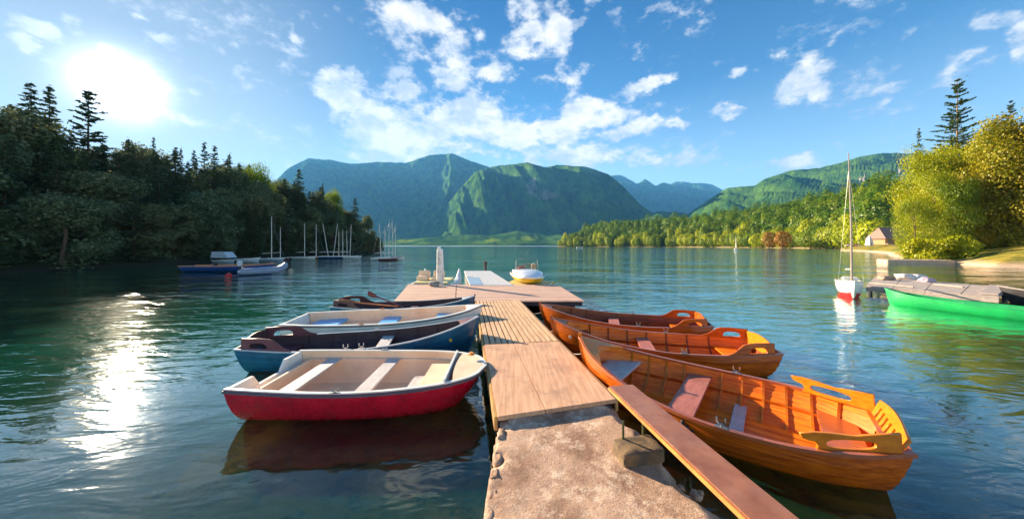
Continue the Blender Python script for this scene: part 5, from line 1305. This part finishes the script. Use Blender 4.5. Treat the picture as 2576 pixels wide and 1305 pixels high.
# masted boats
gs = 'small sailing boats moored off the headland'
ml = [(683, 656, 3.6, TEALB, 545, 0., 'sailing boat with the tallest bare mast, first from the left off the headland'),
      (705, 654, 3.0, PLUM_L, 572, 0., 'sailing boat with a dark red hull behind the tallest mast'),
      (766, 651, 3.6, WHITEP, 562, 0., 'white sailing boat with a short hull, left of the row of leaning masts'),
      (795, 650, 3.2, ORNG, 565, 0., 'orange brown sailing boat next right of the white short one'),
      (826, 650, 4.0, DEEPB, 563, .9, 'blue sailing boat whose bare mast leans left, first of the dense row'),
      (838, 649, 4.0, WHITEP, 562, -.7, 'white sailing boat whose mast leans, second of the dense row'),
      (852, 650, 3.8, DEEPB, 582, 0., 'blue sailing boat with the shortest mast in the dense row'),
      (862, 650, 3.8, DEEPB, 578, 0., 'dark blue sailing boat in the middle of the dense row of masts'),
      (873, 649, 3.8, WHITEP, 580, .1, 'white sailing boat near the right end of the dense row of masts'),
      (880, 650, 3.8, WHITEP, 565, -.2, 'white sailing boat with a tall mast at the right end of the dense row')]
for X, Y, Lm, hm, mY, ln_, lab in ml: small_boat('sailing_boat', lab, X, Y, Lm, hm, WHITEP, .65, .30, 0, gs, mY, ln_, cat='sailing boat')
for i, (X, Y, mY, ln_, lab) in enumerate([(958, 655, 562, .2, 'leftmost mast boat of the group beyond the headland tip'), (968, 653, 570, 0, 'second mast boat of the group beyond the headland tip'), (977, 656, 555, -.1, 'brown hulled mast boat in the middle of the group beyond the headland tip'),
                                         (988, 652, 552, .1, 'fourth mast boat, tallest of the group beyond the headland tip'), (994, 655, 566, 0, 'rightmost mast boat of the group beyond the headland tip')]):
    small_boat('sailing_boat', lab, X, Y, 2.6, [WHITEP, DEEPB, PLUM_L, PLUM_L, WHITEP][i], WHITEP, .6, .35, 0, 'small sailing boats beyond the headland tip', mY, ln_, cat='sailing boat')
# far sailboat with white sails
x, y = W(1850, 629, 0)
fs_ = small_boat('sailing_boat', 'lone sailing boat with a narrow white sail in front of the far forest', 1850, 629, 4.2, WHITEP, WHITEP, .7, .5, R(60), None, 592, 0., cat='sailing boat')
b = MB(); b.add([(-.1, 0, 1.0), (1.3, .1, 1.0), (-.05, 0, 5.4), (-.1, .03, 1.0), (1.3, .13, 1.0), (-.05, .03, 5.4)], [(0, 1, 2), (5, 4, 3), (0, 3, 4, 1), (1, 4, 5, 2), (2, 5, 3, 0)]); b.build('sail', WHITEP, fs_.root)
small_boat('skiff', 'tiny white skiff at the foot of the far forest, left of the lone sailboat', 1458, 624, 5, WHITEP, ORNG, .9, .8)

# ------------------------------------------------------------ air
hm_ = bpy.data.materials.new('haze'); hm_.use_nodes = True; t_ = NT(hm_.node_tree); o_ = t_.n('ShaderNodeOutputMaterial'); v_ = t_.n('ShaderNodeVolumePrincipled')
v_.inputs['Color'].default_value = (.12, .44, 1.0, 1); v_.inputs['Density'].default_value = 8e-5; v_.inputs['Anisotropy'].default_value = .1
t_.l(v_.outputs[0], o_.inputs['Volume'])
b = MB(); b.box((0, 4500, 950), (19500, 11000, 1960)); o = b.build('haze', hm_); tag(o, 'thin blue haze filling the air over the lake and mountains', 'haze', kind='stuff')
